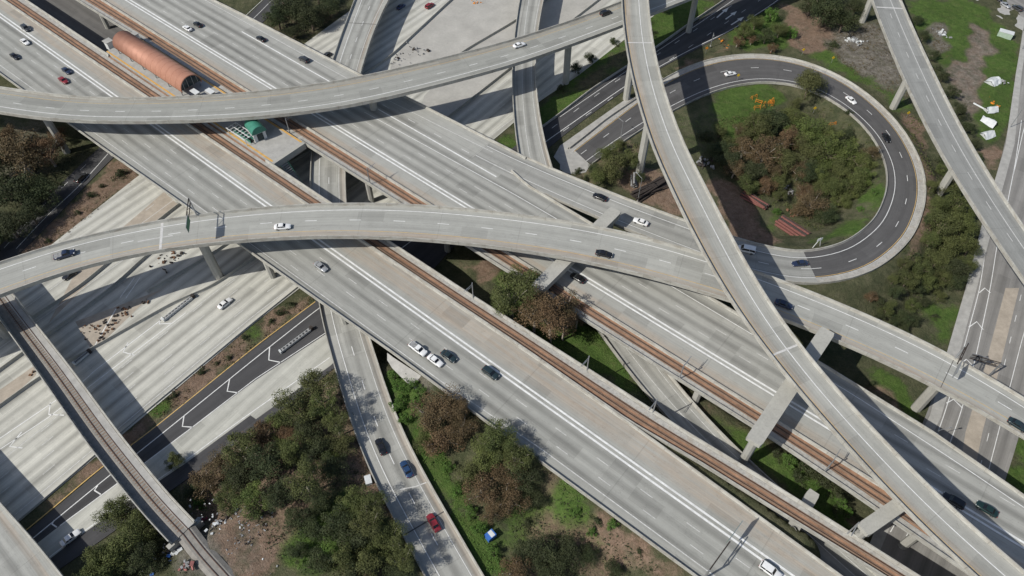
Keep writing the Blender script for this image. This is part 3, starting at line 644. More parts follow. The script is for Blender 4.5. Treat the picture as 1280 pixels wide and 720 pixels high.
# ------------------------------------------------------------------ bridges
SLAB = [(0,0,0),(1,0,0),(1,0,-.35),(0,0,-.35)]
def girder_prof(dep=1.9, ov=1.7): return [(0,ov-.9,-.30),(1,-ov+.9,-.30),(1,-ov,-.62),(1,-ov-.7,-dep),(0,ov+.7,-dep),(0,ov,-.62)]
def parapet(rib, side, h=.85, off=0, parent=None, name='parapet', mat=None, wdt=.42):
    a = 0 if side == 'L' else 1; g = 1 if side == 'L' else -1
    return sweep(name, rib, [(a, g*(-.04+off), -.38 if off == 0 else -.03), (a, g*(-.04+off), h), (a, g*(.2+off), h), (a, g*(wdt*.7+off), h*.35), (a, g*(wdt+off), -.03)], mat or M['barrier'], parent)
def bridge(name, label, rib, mat, dep=1.9, h=.85, sides='LR', cat='overpass'):
    root = empty(name, rib.C[rib.n//2]*np.array([1, 1, 0]), 0, label, cat); off = Vector(root.location)
    sweep('deck', rib, SLAB, mat, root); sweep('girder', rib, girder_prof(dep), M['girder'], root)
    for sd in sides: parapet(rib, sd, h, 0, root)
    fix(root); return root
def fix(root):
    for ch in root.children: ch.matrix_parent_inverse = Matrix.Translation(root.location).inverted()
def column(root, x, y, z0, z1, r=1.15, flare=True, rz=0, oct_=8, name='column'):
    mb = MB(); n = oct_
    prof = [(z0-.6, r), (z0+.02, r), (z1-3.2, r)] + ([(z1-1.6, r*1.25), (z1, r*1.75)] if flare else [(z1, r)])
    V = []; F = []
    for z, q in prof:
        for i in range(n):
            a = 2*math.pi*(i+.5)/n; V.append((x+q*1.12*math.cos(a)*math.cos(rz)-q*math.sin(a)*math.sin(rz), y+q*1.12*math.cos(a)*math.sin(rz)+q*math.sin(a)*math.cos(rz), z))
    for k in range(len(prof)-1):
        for i in range(n): F.append((k*n+i, k*n+(i+1) % n, (k+1)*n+(i+1) % n, (k+1)*n+i))
    F.append(tuple(range(n-1, -1, -1))); F.append(tuple((len(prof)-1)*n+i for i in range(n)))
    mb.add(V, F); o = mb.build(name, M['column'], root); o.matrix_parent_inverse = Matrix.Translation(root.location).inverted(); return o
def col_at(root, rib, px, py, r=1.15, dep=1.85, u=0, **k):
    p = W(px, py, 0); i = rib.near(p); q = rib.at(i, u); column(root, q[0], q[1], float(terrain(q[0], q[1])[0]), q[2]-dep, r, rz=math.atan2(rib.T[i, 1], rib.T[i, 0]), **k)
def marks(root, name, items, mat):
    for part in ([[it] for it in items] if 'joint' in name else [items]):
        o = stripes1(name, part, mat, root); o.matrix_parent_inverse = Matrix.Translation(root.location).inverted()
def cross_line(rib, p, w_, dz=.024, u0=.45, u1=.45):
    i = rib.near(p); q = [rib.at(i, u, dz) for u in np.linspace(rib.uL[i]+u0, rib.uR[i]-u1, 6)]; return (q, w_, None)

bA = bridge('flyover_bridge', 'curved two lane flyover crossing the whole upper part of the photo', ribA, M['deckA'], 2.0)
marks(bA, 'lane_line', [(rib_line(ribA, -3.0, .02, 1), .22, None), (rib_line(ribA, .2, .02, .5), .18, (3, 8.5))], M['paint'])
marks(bA, 'edge_line', [(rib_line(ribA, 2.3, .02, 0), .12, None)], M['paint_orange'])
for q in ((708,106),(95,182),(845,33),(470,160)): col_at(bA, ribA, *q)
bB = bridge('flyover_bridge', 'long curved two lane flyover crossing the middle of the photo', ribB, M['deckB'], 2.0)
marks(bB, 'lane_line', [(rib_line(ribB, 2.0, .02, 0), .22, None), (rib_line(ribB, -.4, .02, .5), .2, (3.2, 9))], M['paint'])
marks(bB, 'edge_line', [(rib_line(ribB, -2.6, .02, 1), .13, None)], M['paint_orange'])
marks(bB, 'deck_joint', [cross_line(ribB, W(201,290,20), .7), ([ribB.at(ribB.near(W(201,290,20))+k, .3, .028) for k in (-2,-1,0,1)], .3, None)], M['joint_white'])
marks(bB, 'tar_joint', [([W(690,313,18.7), W(715,308,18.7), W(728,297,18.7), W(730,283,18.7)], .22, None), cross_line(ribB, W(1180,460,16.8), .15)], M['crack'])
for q in ((278,350),(1142,507),(20,445)): col_at(bB, ribB, *q)
bC = bridge('flyover_bridge', 'highest narrow flyover with one lane, running from top centre to bottom right', ribC, M['deckC'], 2.2)
marks(bC, 'lane_line', [(rib_line(ribC, -3.3, .02, 1), .2, None)], M['paint'])
marks(bC, 'edge_line', [(rib_line(ribC, 1.2, .02, 0), .1, None)], M['paint_orange'])
marks(bC, 'deck_joint', [cross_line(ribC, W(815,54,28.5), .5), cross_line(ribC, W(990,441,26.6), .5)], M['joint_white'])
for q in ((787,122),(806,216)): col_at(bC, ribC, *q, dep=2.1, r=1.3)
bD = bridge('flyover_bridge', 'grey flyover at the right descending from the top edge to the right edge', ribD, M['deckD'], 1.9)
marks(bD, 'lane_line', [(rib_line(ribD, -3.6, .02, 1), .22, None), (rib_line(ribD, -.3, .02, .5), .18, (3.2, 9))], M['paint_old'])
marks(bD, 'deck_joint', [cross_line(ribD, W(1108,8,17.5), .7)], M['joint_white'])
for q in ((1086,31),(1129,134),(1190,250)): col_at(bD, ribD, *q, r=1.25)
bG = bridge('ramp_bridge', 'two lane ramp bridge passing beneath the freeway decks to the bottom edge', ribG, M['deckG'], 1.3, cat='bridge')
marks(bG, 'lane_line', [(rib_line(ribG, 2.7, .02, 0), .2, None), (rib_line(ribG, .2, .02, .5), .2, (3, 8)), (rib_line(ribG, -2.2, .02, 1), .12, None)], M['paint'])
marks(bG, 'tar_joint', [cross_line(ribG, W(440,28,7), .3), cross_line(ribG, W(530,662,4.5), .3)], M['crack'])
marks(bG, 'deck_joint', [(W(504,548,5.2)[None]*0+np.array([W(x,y,ribG.C[ribG.near(W(x,y,5)),2]+.03) for x,y in ((500,612),(520,608),(533,603))]), .25, None)], M['paint_old'])
for q in ((415,75),(420,200),(428,330)): col_at(bG, ribG, *q, dep=1.2, r=.9, flare=False)
bK = bridge('ramp_bridge', 'one lane ramp bridge passing beneath the north deck and out between the rail decks', ribK2, M['deckG'], 1.3, cat='bridge')
marks(bK, 'lane_line', [(rib_line(ribK2, 3.6, .02, 0), .18, None), (rib_line(ribK2, -1.6, .02, 1), .18, None)], M['paint_old'])
for q in ((655,95),(668,225)): col_at(bK, ribK2, *q, dep=1.2, r=.9, flare=False)

# freight rail bridge, lower left
bL = empty('rail_bridge', ribL.C[ribL.n//2]*np.array([1, 1, 0]), 0, 'narrow concrete rail bridge with one track, crossing the lower left', 'rail bridge')
sweep('deck', ribL, SLAB, M['ballast_grey'], bL); sweep('girder', ribL, girder_prof(1.6, 1.2), M['girder'], bL)
parapet(ribL, 'L', 1.9, 0, bL, wdt=.4); parapet(ribL, 'R', 1.0, 0, bL, wdt=.55)
sweep('walkway', ribL, [(1,-2.3,.003),(1,-2.3,.3),(1,-.5,.3),(1,-.5,.003)], M['sidewalk'], bL)
sweep('track_bed', ribL, [(.5,-1.5,.004),(.5,-1.1,.2),(.5,2.0,.2),(.5,2.3,.004)], M['ballast_grey'], bL)
for du in (-.3, 1.15): sweep('rail', ribL, [(.5,du-.09,.201),(.5,du-.09,.38),(.5,du+.09,.38),(.5,du+.09,.201)], M['rail'], bL)
sm = MB()
for sd in np.arange(1, ribL.s[-1]-1, .9):
    p = ribL.pos(sd, .425, .2); sm.box(p, (.26, 2.4, .08), ribL.heading(sd))
sm.build('sleepers', M['sleeper'], bL)
gr = random.Random(3); gm = MB()                           # painted scrawl along the inner face of the left wall
Lb = ribL.s[-1]-90; sd = 90+Lb*.55
while sd < 90+Lb*.88:
    hgt = gr.uniform(1.2, 1.7); wd = gr.uniform(1.0, 1.9)
    for _ in range(gr.randint(2, 4)):
        a = sd+gr.uniform(0, wd); b = sd+gr.uniform(0, wd); za, zb = gr.uniform(.1, .5), gr.uniform(.9, hgt)
        i = ribL.near(ribL.pos(a, 0)); uL = ribL.uL[i]
        f = lambda z: uL+(.39-.11*min(1, z/.665) if z < .665 else .28-.08*(z-.665)/1.235)+.02
        pa, pb = ribL.pos(a, f(za), za), ribL.pos(b, f(zb), zb); e = ribL.pos(a+.22, f(za), za)-pa
        gm.quad(pa, pa+e, pb+e, pb)
    sd += wd+.5
gm.build('graffiti', M['graf'], bL)
fix(bL)
for q in ((28,470),(62,540),(185,640)): col_at(bL, ribL, *q, dep=1.5, r=.8, flare=False)
am = MB(); p0, h0 = ribL.pos(ribL.s[-1]-.6, 0), ribL.heading(ribL.s[-1]); am.box((p0[0], p0[1], 2.6), (1.2, 8.5, 5.2), h0); o = am.build('abutment', M['column'], bL); o.matrix_parent_inverse = Matrix.Translation(bL.location).inverted()
GROUND_TRACK = [(232,662),(250,690),(275,716),(300,745),(330,780)]

# corner deck, bottom left
ribM = rib_from_edges([(-150,560),(-90,640),(-40,720),(-10,790)], [(-60,560),(0,634),(37,677),(75,720),(130,785)], [5.7], sig=6)
bM = bridge('corner_overpass', 'pale overpass deck filling the bottom left corner', ribM, M['deckG'], 1.4, .8)
for q in ((-20,700),(-60,640)): col_at(bM, ribM, *q, dep=1.3, r=.9, flare=False)

# elevated freeway, south deck
def multi_cols(root, rib, ss, us, dep, r=.95):
    for s in ss:
        for u in us:
            q = rib.pos(s, u); g = float(terrain(q[0], q[1])[0])
            if q[2]-dep-g > 2.0: column(root, q[0], q[1], g, q[2]-dep, r, False, math.atan2(DS[1], DS[0]))
def st_line(tl, s0, s1, z=12.02): return np.array([ST(a, np.interp(a, [q[0] for q in tl], [q[1] for q in tl]), z) for a in np.arange(s0, s1+.1, 4)])
bS = bridge('elevated_freeway', 'wide south freeway deck with double white lane line, crossing the photo diagonally', ribS, M['deckS'], 1.9, .8, 'LR', 'freeway')
c0 = lambda t: [(-70, t), (420, t)]
eS = [(-70,-16.4),(31,-15.6),(98,-14.2),(147,-12.9),(198,-11.9),(242,-11.2),(270,-9.8),(311,-9.5),(420,-8.6)]
marks(bS, 'lane_line', [(st_line(c0(-.35), -120, 480), .5, None), (st_line(c0(.85), -120, 480), .5, None)], M['paint'])
marks(bS, 'lane_line', [(st_line(eS, -120, 480), .22, None), (st_line(c0(-3.45), -120, 480), .17, (3.2, 8.6)), (st_line(c0(-7.05), -120, 480), .17, (3.2, 8.6, 3)), (st_line([(-70,-10.7),(120,-10.7),(240,-10.2)], -70, 190), .16, (3.2, 8.6, 5))], M['paint_old'])
multi_cols(bS, ribS, (15,50,88,172,205,340,375), (-4, 4, 12), 1.85)
def slope_z(x, y):
    z = 8.0
    for _ in range(8): p = W(x, y, z); z = 10.35-max(0, -12.4-inv_st(p[0], p[1])[1])/1.7
    return W(x, y, z)
sp_ = sheet('slope_paving', None, 0, M['sidewalk'], 'S', world=[slope_z(*q) for q in ((484,441),(492,447),(556,489),(562,494),(546,499),(525,492),(506,476),(490,460),(484,450))]); structure(sp_, 'pale paved slope below the edge of the south freeway deck')
bRS = bridge('rail_viaduct', 'south light rail deck with one rusty track beside the south freeway deck', ribRS, M['ballast'], 1.7, .9, 'R', 'viaduct')
bRN = bridge('rail_viaduct', 'north light rail deck with one rusty track beside the north freeway deck', ribRN, M['ballast'], 1.7, .9, 'L', 'viaduct')
for root, rib, sd, shift in ((bRS, ribRS, 'L', 0), (bRN, ribRN, 'R', 0)):
    # low wall on the side away from the freeway, open along the station platform
    for a, b in ((-120, 56), (146, 480)):
        i0, i1 = int((a+120)//4), int((b+120)//4)
        o = parapet(rib.sub(max(i0, 0), i1+1), sd, .9, 0, root, wdt=.6)
    sweep('walkway', rib, [(0 if sd == 'L' else 1, (.62 if sd == 'L' else -2.0), .004), (0 if sd == 'L' else 1, (.62 if sd == 'L' else -2.0), .16), (0 if sd == 'L' else 1, (2.0 if sd == 'L' else -.62), .16), (0 if sd == 'L' else 1, (2.0 if sd == 'L' else -.62), .004)], M['sidewalk'] if sd == 'x' else M['parapet'], root)
    ctr = .35 if sd == 'L' else -.35
    for du in (-.78, .66): sweep('plinth', rib, [(.5, ctr+du-.35, .003), (.5, ctr+du-.35, .17), (.5, ctr+du+.35, .17), (.5, ctr+du+.35, .003)], M['sleeper'], root)
    for du in (-.78, .66): sweep('rail', rib, [(.5, ctr+du-.07, .171), (.5, ctr+du-.07, .34), (.5, ctr+du+.07, .34), (.5, ctr+du+.07, .171)], M['rail'], root)
    fix(root)
multi_cols(bRS, ribRS, (20,55,90,170,196), (-9.6,), 1.65, .85); multi_cols(bRN, ribRN, (20,55,90,172,205,290,345), (-28.2,), 1.65, .9)
bN = bridge('elevated_freeway', 'wide north freeway deck with a long lane fan under the upper flyovers', ribN1, M['deckN'], 1.9, .8, 'L', 'freeway')
for f_ in (lambda: sweep('deck', ribN2, SLAB, M['deckN'], bN), lambda: sweep('girder', ribN2, girder_prof(1.9), M['girder'], bN), lambda: parapet(ribN2, 'L', .8, 0, bN)): f_()
fix(bN)
n51 = [(-70,51.0),(107,51.4),(148,51.9),(181,52.4)]; n57 = [(-70,55.5),(94,57),(131,57.4),(153,58),(189,60),(198,60.6)]
n48 = [(147,48.4),(212,50.2),(230,50.2),(269,50),(293,49.6),(320,49.2),(345,47.4),(360,46),(420,41)]
marks(bN, 'lane_line', [(st_line(c0(36.8), -120, 480), .5, None), (st_line(c0(38.0), -120, 480), .5, None),
    (st_line([(-70,51.4),(181,52.6)], 80, 206), .42, None), (st_line(n48, 150, 480), .2, None), (st_line([(60,54.4),(190,55.4)], 140, 197), .16, (3.2, 8.6))], M['paint'])
marks(bN, 'lane_line', [(st_line(n57, -120, 197), .22, None), (st_line(c0(41.6), -120, 480), .17, (3.2, 8.6)), (st_line(c0(45.2), -120, 480), .17, (3.2, 8.6, 3)), (st_line(c0(48.7), -70, 140), .17, (3.2, 8.6, 6))], M['paint_old'])
multi_cols(bN, ribN1, (15,50,88,165,192), (-36,-45,-54), 1.85); multi_cols(bN, ribN2, (226,262,300,372,395), (-35,-42.5,-49), 1.85)
bE = bridge('connector_bridge', 'connector bridge curving from the loop road onto the north freeway deck', ribEb, M['deckE'], 1.7, .6, '', 'bridge')
parapet(ribEb.sub(ribEb.near(ST(204, 64, 12)), ribEb.n), 'L', .6, 0, bE); parapet(ribEb.sub(ribEb.near(ST(214, 60, 12)), ribEb.n), 'R', .6, 0, bE); fix(bE)
marks(bE, 'lane_line', [(rib_line(ribEb, 2.6, .022, 0), .2, None), (rib_line(ribEb, -2.2, .022, 1), .16, None), (rib_line(ribEb, .35, .022, .52, 30), .17, (3, 9))], M['paint'])
for q in ((700,262),(800,305),(900,340),(975,372)): 
    p = W(*q, 0); i = ribEb.near(p); c = ribEb.at(i, 0); column(bE, c[0], c[1], float(terrain(c[0], c[1])[0]), c[2]-1.6, 1.0, False)
parapet_l = []
for sd in 'LR':
    o = parapet(ribEl, sd, .6, 0, None, 'kerb_wall'); tag(o, {'L': 'low pale wall along the inner edge of the loop road', 'R': 'low pale wall along the outer edge of the loop road'}[sd], 'wall')

# straddle bents: a beam across, two columns
def bent(root, s, t0, t1, ztop, dep, wid, cols, r=1.05, name='bent_cap', ped=None):
    mb = MB(); c = ST(s, (t0+t1)/2, ztop-dep/2); rz = math.atan2(DN[1], DN[0]); L = t1-t0
    # beam with chamfered ends
    V = []; F = []
    prof = [(-L/2, .55), (-L/2+1.0, 1.0), (L/2-1.0, 1.0), (L/2, .55)]
    for x, k in prof:
        for yy, zz in ((-wid/2, ztop), (wid/2, ztop), (wid/2, ztop-dep*k), (-wid/2, ztop-dep*k)):
            q = ST(s+yy*(1 if k == 1 else .86), (t0+t1)/2+x, zz); V.append(q)
    for k in range(3):
        for j in range(4): F.append((k*4+j, k*4+(j+1) % 4, (k+1)*4+(j+1) % 4, (k+1)*4+j))
    F += [(3,2,1,0), (12,13,14,15)]
    mb.add(V, F)
    if ped:
        q = ST(s, ped[0], 0); mb.box((q[0], q[1], (ztop+ped[1])/2+.001), (ped[2], wid*.8, ped[1]-ztop), rz)
    o = mb.build(name, M['column'], root); o.matrix_parent_inverse = Matrix.Translation(root.location).inverted()
    for t in cols:
        q = ST(s, t, 0); column(root, q[0], q[1], float(terrain(q[0], q[1])[0]), ztop-dep+.01, r, False, rz, 10)
bent(bB, 242.6, 23.2, 60.0, 17.1, 2.0, 3.7, (24.2, 57.6))
bent(bC, 307.2, 16.9, 55.0, 21.6, 2.1, 3.6, (20.0, 54.0), ped=(38, 24.3, 5))
def bent_between(root, p, q, ztop, dep, wid, cols, ped):
    # the same beam, square to the flyover it carries
    global DS, DN, S0
    sv = (DS, DN, S0); v = (q-p)[:2]; L = np.linalg.norm(v); DN = v/L; DS = np.array([DN[1], -DN[0]]); S0 = p[:2]
    bent(root, 0, 0, L, ztop, dep, wid, [c*L for c in cols], ped=(ped[0]*L, ped[1], ped[2])); DS, DN, S0 = sv
bent_between(bC, W(1079, 662, 18.6), W(1140, 620, 18.6), 18.6, 2.0, 3.0, (.16,), (.86, 23.9, 4))
bent(bRS, 323.2, 8.9, 21.6, 10.2, 1.9, 2.6, (9.9, 20.4), .9)

# ------------------------------------------------------------------ barriers on the ground freeway
def barrier(label, pts, h=1.0, wd=.62, group='concrete barriers on the ground freeway'):
    C = smooth_path([HT(a, t, 0) for a, t in pts], 3, 3); r = Rib(C, -wd/2, wd/2)
    o = sweep('concrete_barrier', r, [(0,0,-.02),(0,.18,.3),(0,.24,h),(1,-.24,h),(1,-.18,.3),(1,0,-.02)], M['column']); tag(o, label, 'barrier', group)
barrier('concrete barrier along the far side of the gravel median, lower left', [(-110,54),(-60,52),(-22,50.3),(10,54.4),(16,54.8),(60,56),(115,55.5),(161,62.8),(250,70)])
barrier('concrete barrier between the gravel median and the transit lanes, lower left', [(-110,41),(-60,42),(-17,42.4),(-3,45),(20,44),(60,40),(100,36.5),(137,34.8),(162,31.7),(250,30)])
barrier('concrete barrier from the rail bridge to the pale freeway gore', [(-110,33),(-58,31.8),(-46,31.5),(-33,28.4),(-9,23.5),(0,19.6),(16,18.3),(60,15.5),(103,14),(136,13.8),(250,12)])
barrier('short concrete barrier beside the flyover column, lower left', [(-12,33),(8,29.6),(16,29.2),(40,28)])
barrier('low concrete wall along the planted strip, lower left', [(-110,.2),(-66,.1),(-36,.6),(0,.2),(18,-.4)], .45, .35)
def ground_wall(label, pts, h=.8, wd=.4, z=0):
    C = smooth_path([W(x, y, z) for x, y in pts], 3, 3); r = Rib(C, -wd/2, wd/2)
    o = sweep('concrete_wall', r, [(0,0,-.3),(0,.06,h),(1,-.06,h),(1,0,-.3)], M['parapet']); tag(o, label, 'wall', 'low walls beside the ground roads')
ground_wall('low pale wall between the grass bank and the dark collector road, upper right', [(672,164),(700,143),(740,112),(780,86),(820,60),(865,28),(907,0),(960,-38)], .9)
ground_wall('low wall between the concrete wedge and the loop road', [(712,186),(735,168),(757,150),(797,123),(828,99)], .8)

# ------------------------------------------------------------------ station between the rail decks
pf = empty('station_platform', ST(100, 18, 0), 0, 'pale station platform between the two rail decks, with yellow edge strips', 'platform')
sP = np.arange(54, 147, 4.0); sP = np.append(sP, 146.6)
rp = Rib(np.array([ST(a, 0, 12.0) for a in sP]), -np.interp(sP, [50,150,160], [24.9,25.0,25]), -np.interp(sP, [-70,150], [11.9,12.6])); rp.s = sP
sweep('slab', rp, [(0,0,1.0),(1,0,1.0),(1,0,-.6),(0,0,-.6)], M['sidewalk'], pf)
sweep('edge_strip', rp, [(0,.1,1.02),(0,.7,1.02),(0,.7,1.004),(0,.1,1.004)], plain_mat('yellow edge strip', (.62,.36,.10), .2, 1), pf)
sweep('edge_strip', rp, [(1,-.7,1.02),(1,-.1,1.02),(1,-.1,1.004),(1,-.7,1.004)], bpy.data.materials['yellow edge strip'], pf)
sweep('girder', rp, [(0,1.5,-.6),(1,-1.5,-.6),(1,-2,-2),(0,2,-2)], M['girder'], pf)
mb = MB(); e0 = ST(147.2, 18.8, 11.9); mb.box(e0, (1.2, 12.4, 2.2), math.atan2(DS[1], DS[0])); mb.build('end_wall', M['column'], pf)
fix(pf)
for s in (66, 92, 118, 140): q = ST(s, 18.5, 0); column(pf, q[0], q[1], 0, 10.0, 1.0, False)
# barrel roof
rz = math.atan2(DS[1], DS[0])
can = empty('barrel_roof', ST(78, 18.4, 13.0), rz, 'copper coloured barrel roof over the station platform', 'station roof')
Lc, Rc, nseg = 41.0, 4.0, 24
V = []; F = []
for k, x in enumerate(np.linspace(-Lc/2, Lc/2, 2)):
    for j in range(nseg+1):
        a = math.pi*(-.04+1.08*j/nseg); V.append((x, Rc*math.cos(a), 2.5+Rc*.98*math.sin(a)))
    for j in range(nseg+1):
        a = math.pi*(-.04+1.08*(nseg-j)/nseg); V.append((x, (Rc-.25)*math.cos(a), 2.5+(Rc-.25)*.98*math.sin(a)))
m_ = 2*(nseg+1)
for j in range(m_): F.append((j, (j+1) % m_, m_+(j+1) % m_, m_+j))
for k in range(nseg): F.append((k, k+1, m_-2-k, m_-1-k)); F.append((m_+k, m_+m_-1-k, m_+m_-2-k, m_+k+1))
mb = MB(); mb.add(V, F); mb.build('shell', M['copper'], can, smooth=False)
bpy.data.objects['shell'].data.polygons.foreach_set('use_smooth', [i < m_ for i in range(len(bpy.data.objects['shell'].data.polygons))])
mb = MB()
for x in np.linspace(-Lc/2+.2, Lc/2-.2, 15):
    P_ = [(x, (Rc+.02)*math.cos(math.pi*j/16), 2.5+(Rc+.02)*.98*math.sin(math.pi*j/16)) for j in range(17)]
    for p, q in zip(P_[:-1], P_[1:]): mb.bar(p, q, .03, 4)
mb.build('seams', M['copper'], can)
for x in np.linspace(-Lc/2+1.5, Lc/2-1.5, 6):
    for y in (-3.6, 3.6):
        mb = MB(); mb.bar((x, y, 0), (x, y, 3.4), .18); mb.build('post', M['steel'], can)
for x, sg in ((-Lc/2+.25, -1), (Lc/2-.25, 1)):
    mb = MB(); pts = [(x, (Rc-.3)*math.cos(math.pi*j/12), 2.5+(Rc-.3)*.98*math.sin(math.pi*j/12)) for j in range(13)]
    mb.add(pts, [tuple(range(13))]); 
    g = mb.build('end_glazing', M['glass_dark'], can)
    mb = MB()
    for j in (3, 5, 7, 9): a = math.pi*j/12; mb.bar((x+.1*sg, (Rc-.3)*math.cos(a), 2.5), (x+.1*sg, (Rc-.3)*math.cos(a), 2.5+(Rc-.3)*.98*math.sin(a)), .08)
    mb.build('mullions', M['steel'], can)
# small structures on the platform
def local_thing(name, label, cat, loc, rz, parts, group=None):
    r = empty(name, loc, rz, label, cat, group)
    for nm, mbx, mt in parts: mbx.build(nm, mt, r)
    return r
def half_barrel(L, R, zb, n=12):
    mb = MB(); V = []; 
    for x in (-L/2, L/2):
        for j in range(n+1): a = math.pi*j/n; V.append((x, R*math.cos(a), zb+R*math.sin(a)))
    m = n+1; F = [(j, j+1, m+j+1, m+j) for j in range(n)]+[(0, m, m+n, n)]+[tuple(range(m)), tuple(range(2*m-1, m-1, -1))]
    mb.add(V, F); return mb
b1 = MB(); b1.box((0, 0, 1.6), (5.0, 4.0, 3.2)); b2 = half_barrel(6.0, 2.4, 3.2)
b3 = MB(); b3.box((2.53, 0, 1.4), (.06, 2.0, 2.6))
local_thing('lift_shelter', 'small shelter with a green barrel roof at the end of the platform', 'shelter', W(323, 170, 13.0), rz-.25, [('wall', b1, M['white_metal']), ('roof', b2, M['teal']), ('door', b3, M['glass_dark'])])
mb = MB(); rr = random.Random(4)
for x in (-4.5, 4.5):
    for y in (-1.6, 1.6): mb.bar((x, y, 0), (x, y, 2.6), .11)
for x in np.linspace(-4.5, 4.5, 7): mb.bar((x, -1.8, 2.6), (x, 1.8, 2.6), .12)
for y in (-1.8, 0, 1.8): mb.bar((-4.8, y, 2.65), (4.8, y, 2.65), .12)
g2 = MB(); g2.box((0, 0, .6), (9, .1, 1.1)); g2.box((0, 1.6, .6), (9, .1, 1.1)); g3 = MB(); g3.box((0, .8, .02), (8.6, 1.5, .05))  # the flat near-black panel paints the shade inside the stair opening
local_thing('roof_frame', 'white steel frame over the stair opening on the platform', 'frame', W(303, 172, 13.0), rz, [('frame', mb, M['white_metal']), ('railing', g2, M['teal']), ('stairwell_shade', g3, M['dark'])])
mb = MB(); mb.box((0, 0, 1.5), (2.4, 2.2, 3.0)); m2 = MB(); m2.box((0, 0, 3.1), (3.0, 2.8, .2))
local_thing('lift_tower', 'pale lift housing at the far left end of the barrel roof', 'lift housing', ST(52.0, 15.2, 12.0), rz, [('wall', mb, M['white_metal']), ('roof', m2, M['sidewalk'])])
mb = MB(); mb.box((0, 0, 1.3), (2.0, 1.6, 2.6)); m2 = MB(); m2.box((0, 0, 2.7), (2.5, 2.1, .18))
local_thing('lift_tower', 'small pale box beside the north track at the upper end of the roof', 'lift housing', ST(56.5, 23.6, 13.0), rz, [('wall', mb, M['white_metal']), ('roof', m2, M['sidewalk'])])
for s, t, lab in ((101.8, 17.2, 'white platform shelter nearest the open end of the barrel roof'), (105.5, 20.6, 'white platform shelter beside the upper flyover')):
    mb = MB(); mb.box((0, 0, 2.5), (3.4, 1.8, .16)); m2 = MB()
    for x in (-1.5, 1.5): m2.bar((x, .6, 0), (x, .6, 2.5), .08)
    m3 = MB(); m3.box((0, .8, 1.2), (3.0, .06, 1.6))
    local_thing('platform_shelter', lab, 'shelter', ST(s, t, 13.0), rz, [('roof', mb, M['white_metal']), ('posts', m2, M['steel']), ('screen', m3, M['glass_dark'])], 'platform shelters')
mb = MB()
for k in range(14): mb.box((k*.42, 0, 10.6-k*.55), (.46, 2.6, .22))
m2 = MB()
for y in (-1.35, 1.35): m2.bar((0, y, 11.6), (5.9, y, 11.6-14*.55), .06)
local_thing('stair', 'open stair dropping from the end of the platform into the shade', 'stair', ST(148.2, 15.6, 0), rz, [('steps', mb, M['steel']), ('handrails', m2, M['teal'])])
for s, t, ln, lab in ((28, 16, 6, 'dark scaffold mass in the shaded gap left of the barrel roof'), (40, 19.5, 7, 'dark cross beam frame on the grey lower lot'),):
    mb = MB()
    for k in range(5): mb.bar((k*ln/4-ln/2, -1.5, 0), (k*ln/4-ln/2, -1.5, 3), .2); mb.bar((k*ln/4-ln/2, 1.5, 0), (k*ln/4-ln/2, 1.5, 3), .2); mb.bar((k*ln/4-ln/2, -1.7, 3), (k*ln/4-ln/2, 1.7, 3), .22)
    m2 = MB(); m2.bar((-ln/2, -1.5, 3.1), (ln/2, -1.5, 3.1), .22); m2.bar((-ln/2, 1.5, 3.1), (ln/2, 1.5, 3.1), .22); m2.box((0, 0, 3.3), (ln*.8, 2.4, .2))
    local_thing('steel_frame', lab, 'frame', ST(s, t, .1), rz+(1.2 if ln == 7 else 0), [('posts', mb, M['burnt']), ('beams', m2, M['burnt'])])

# ------------------------------------------------------------------ track poles, sign gantries, lamps
def cat_pole(px, py, side, label, z=12):
    """catenary pole: mast with an arm over the track; arm goes towards the track"""
    p = W(px, py, z); s, t = inv_st(p[0], p[1]); rib = ribRS if side == 'S' else ribRN; i = int((s+120)//4)
    tt = (-rib.uL[i]-.35) if side == 'S' else (-rib.uR[i]+.35)
    sg = -1 if side == 'S' else 1; base = ST(s, tt, z)
    mb = MB(); mb.bar((0, 0, 0), (0, 0, 6.8), .17, 8, .13); m2 = MB(); m2.bar((0, 0, 6.2), (0, sg*3.4, 6.35), .08); m2.bar((0, 0, 5.3), (0, sg*2.4, 6.25), .05); m2.bar((0, sg*.2, 5.5), (0, sg*2.9, 5.5), .05)
    m3 = MB(); m3.box((0, 0, .12), (.6, .6, .3))
    local_thing('catenary_pole', label, 'pole', base, rz, [('mast', mb, M['steel']), ('arm', m2, M['steel']), ('base', m3, M['column'])], 'overhead line poles along the two rail decks')
for a in ((592,373,'S','slim steel track pole at the dark gap left of the big trees'), (819,512,'S','slim steel track pole between the south rail deck and the grass wedge'),
          (852,470,'N','slim steel track pole with its arm over the rusty north track, beside the grass wedge'), (1029,592,'N','slim steel track pole on the north rail deck below the highest flyover'),
          (461,232,'N','slim steel track pole on the north rail deck at the shaded gap'), (362,168,'N','slim steel track pole beside the end of the station platform'), (735,462,'S','slim steel track pole on the south rail deck above the green wedge'),
          (1060,665,'S','slim steel track pole beside the round bent end'),): cat_pole(*a)
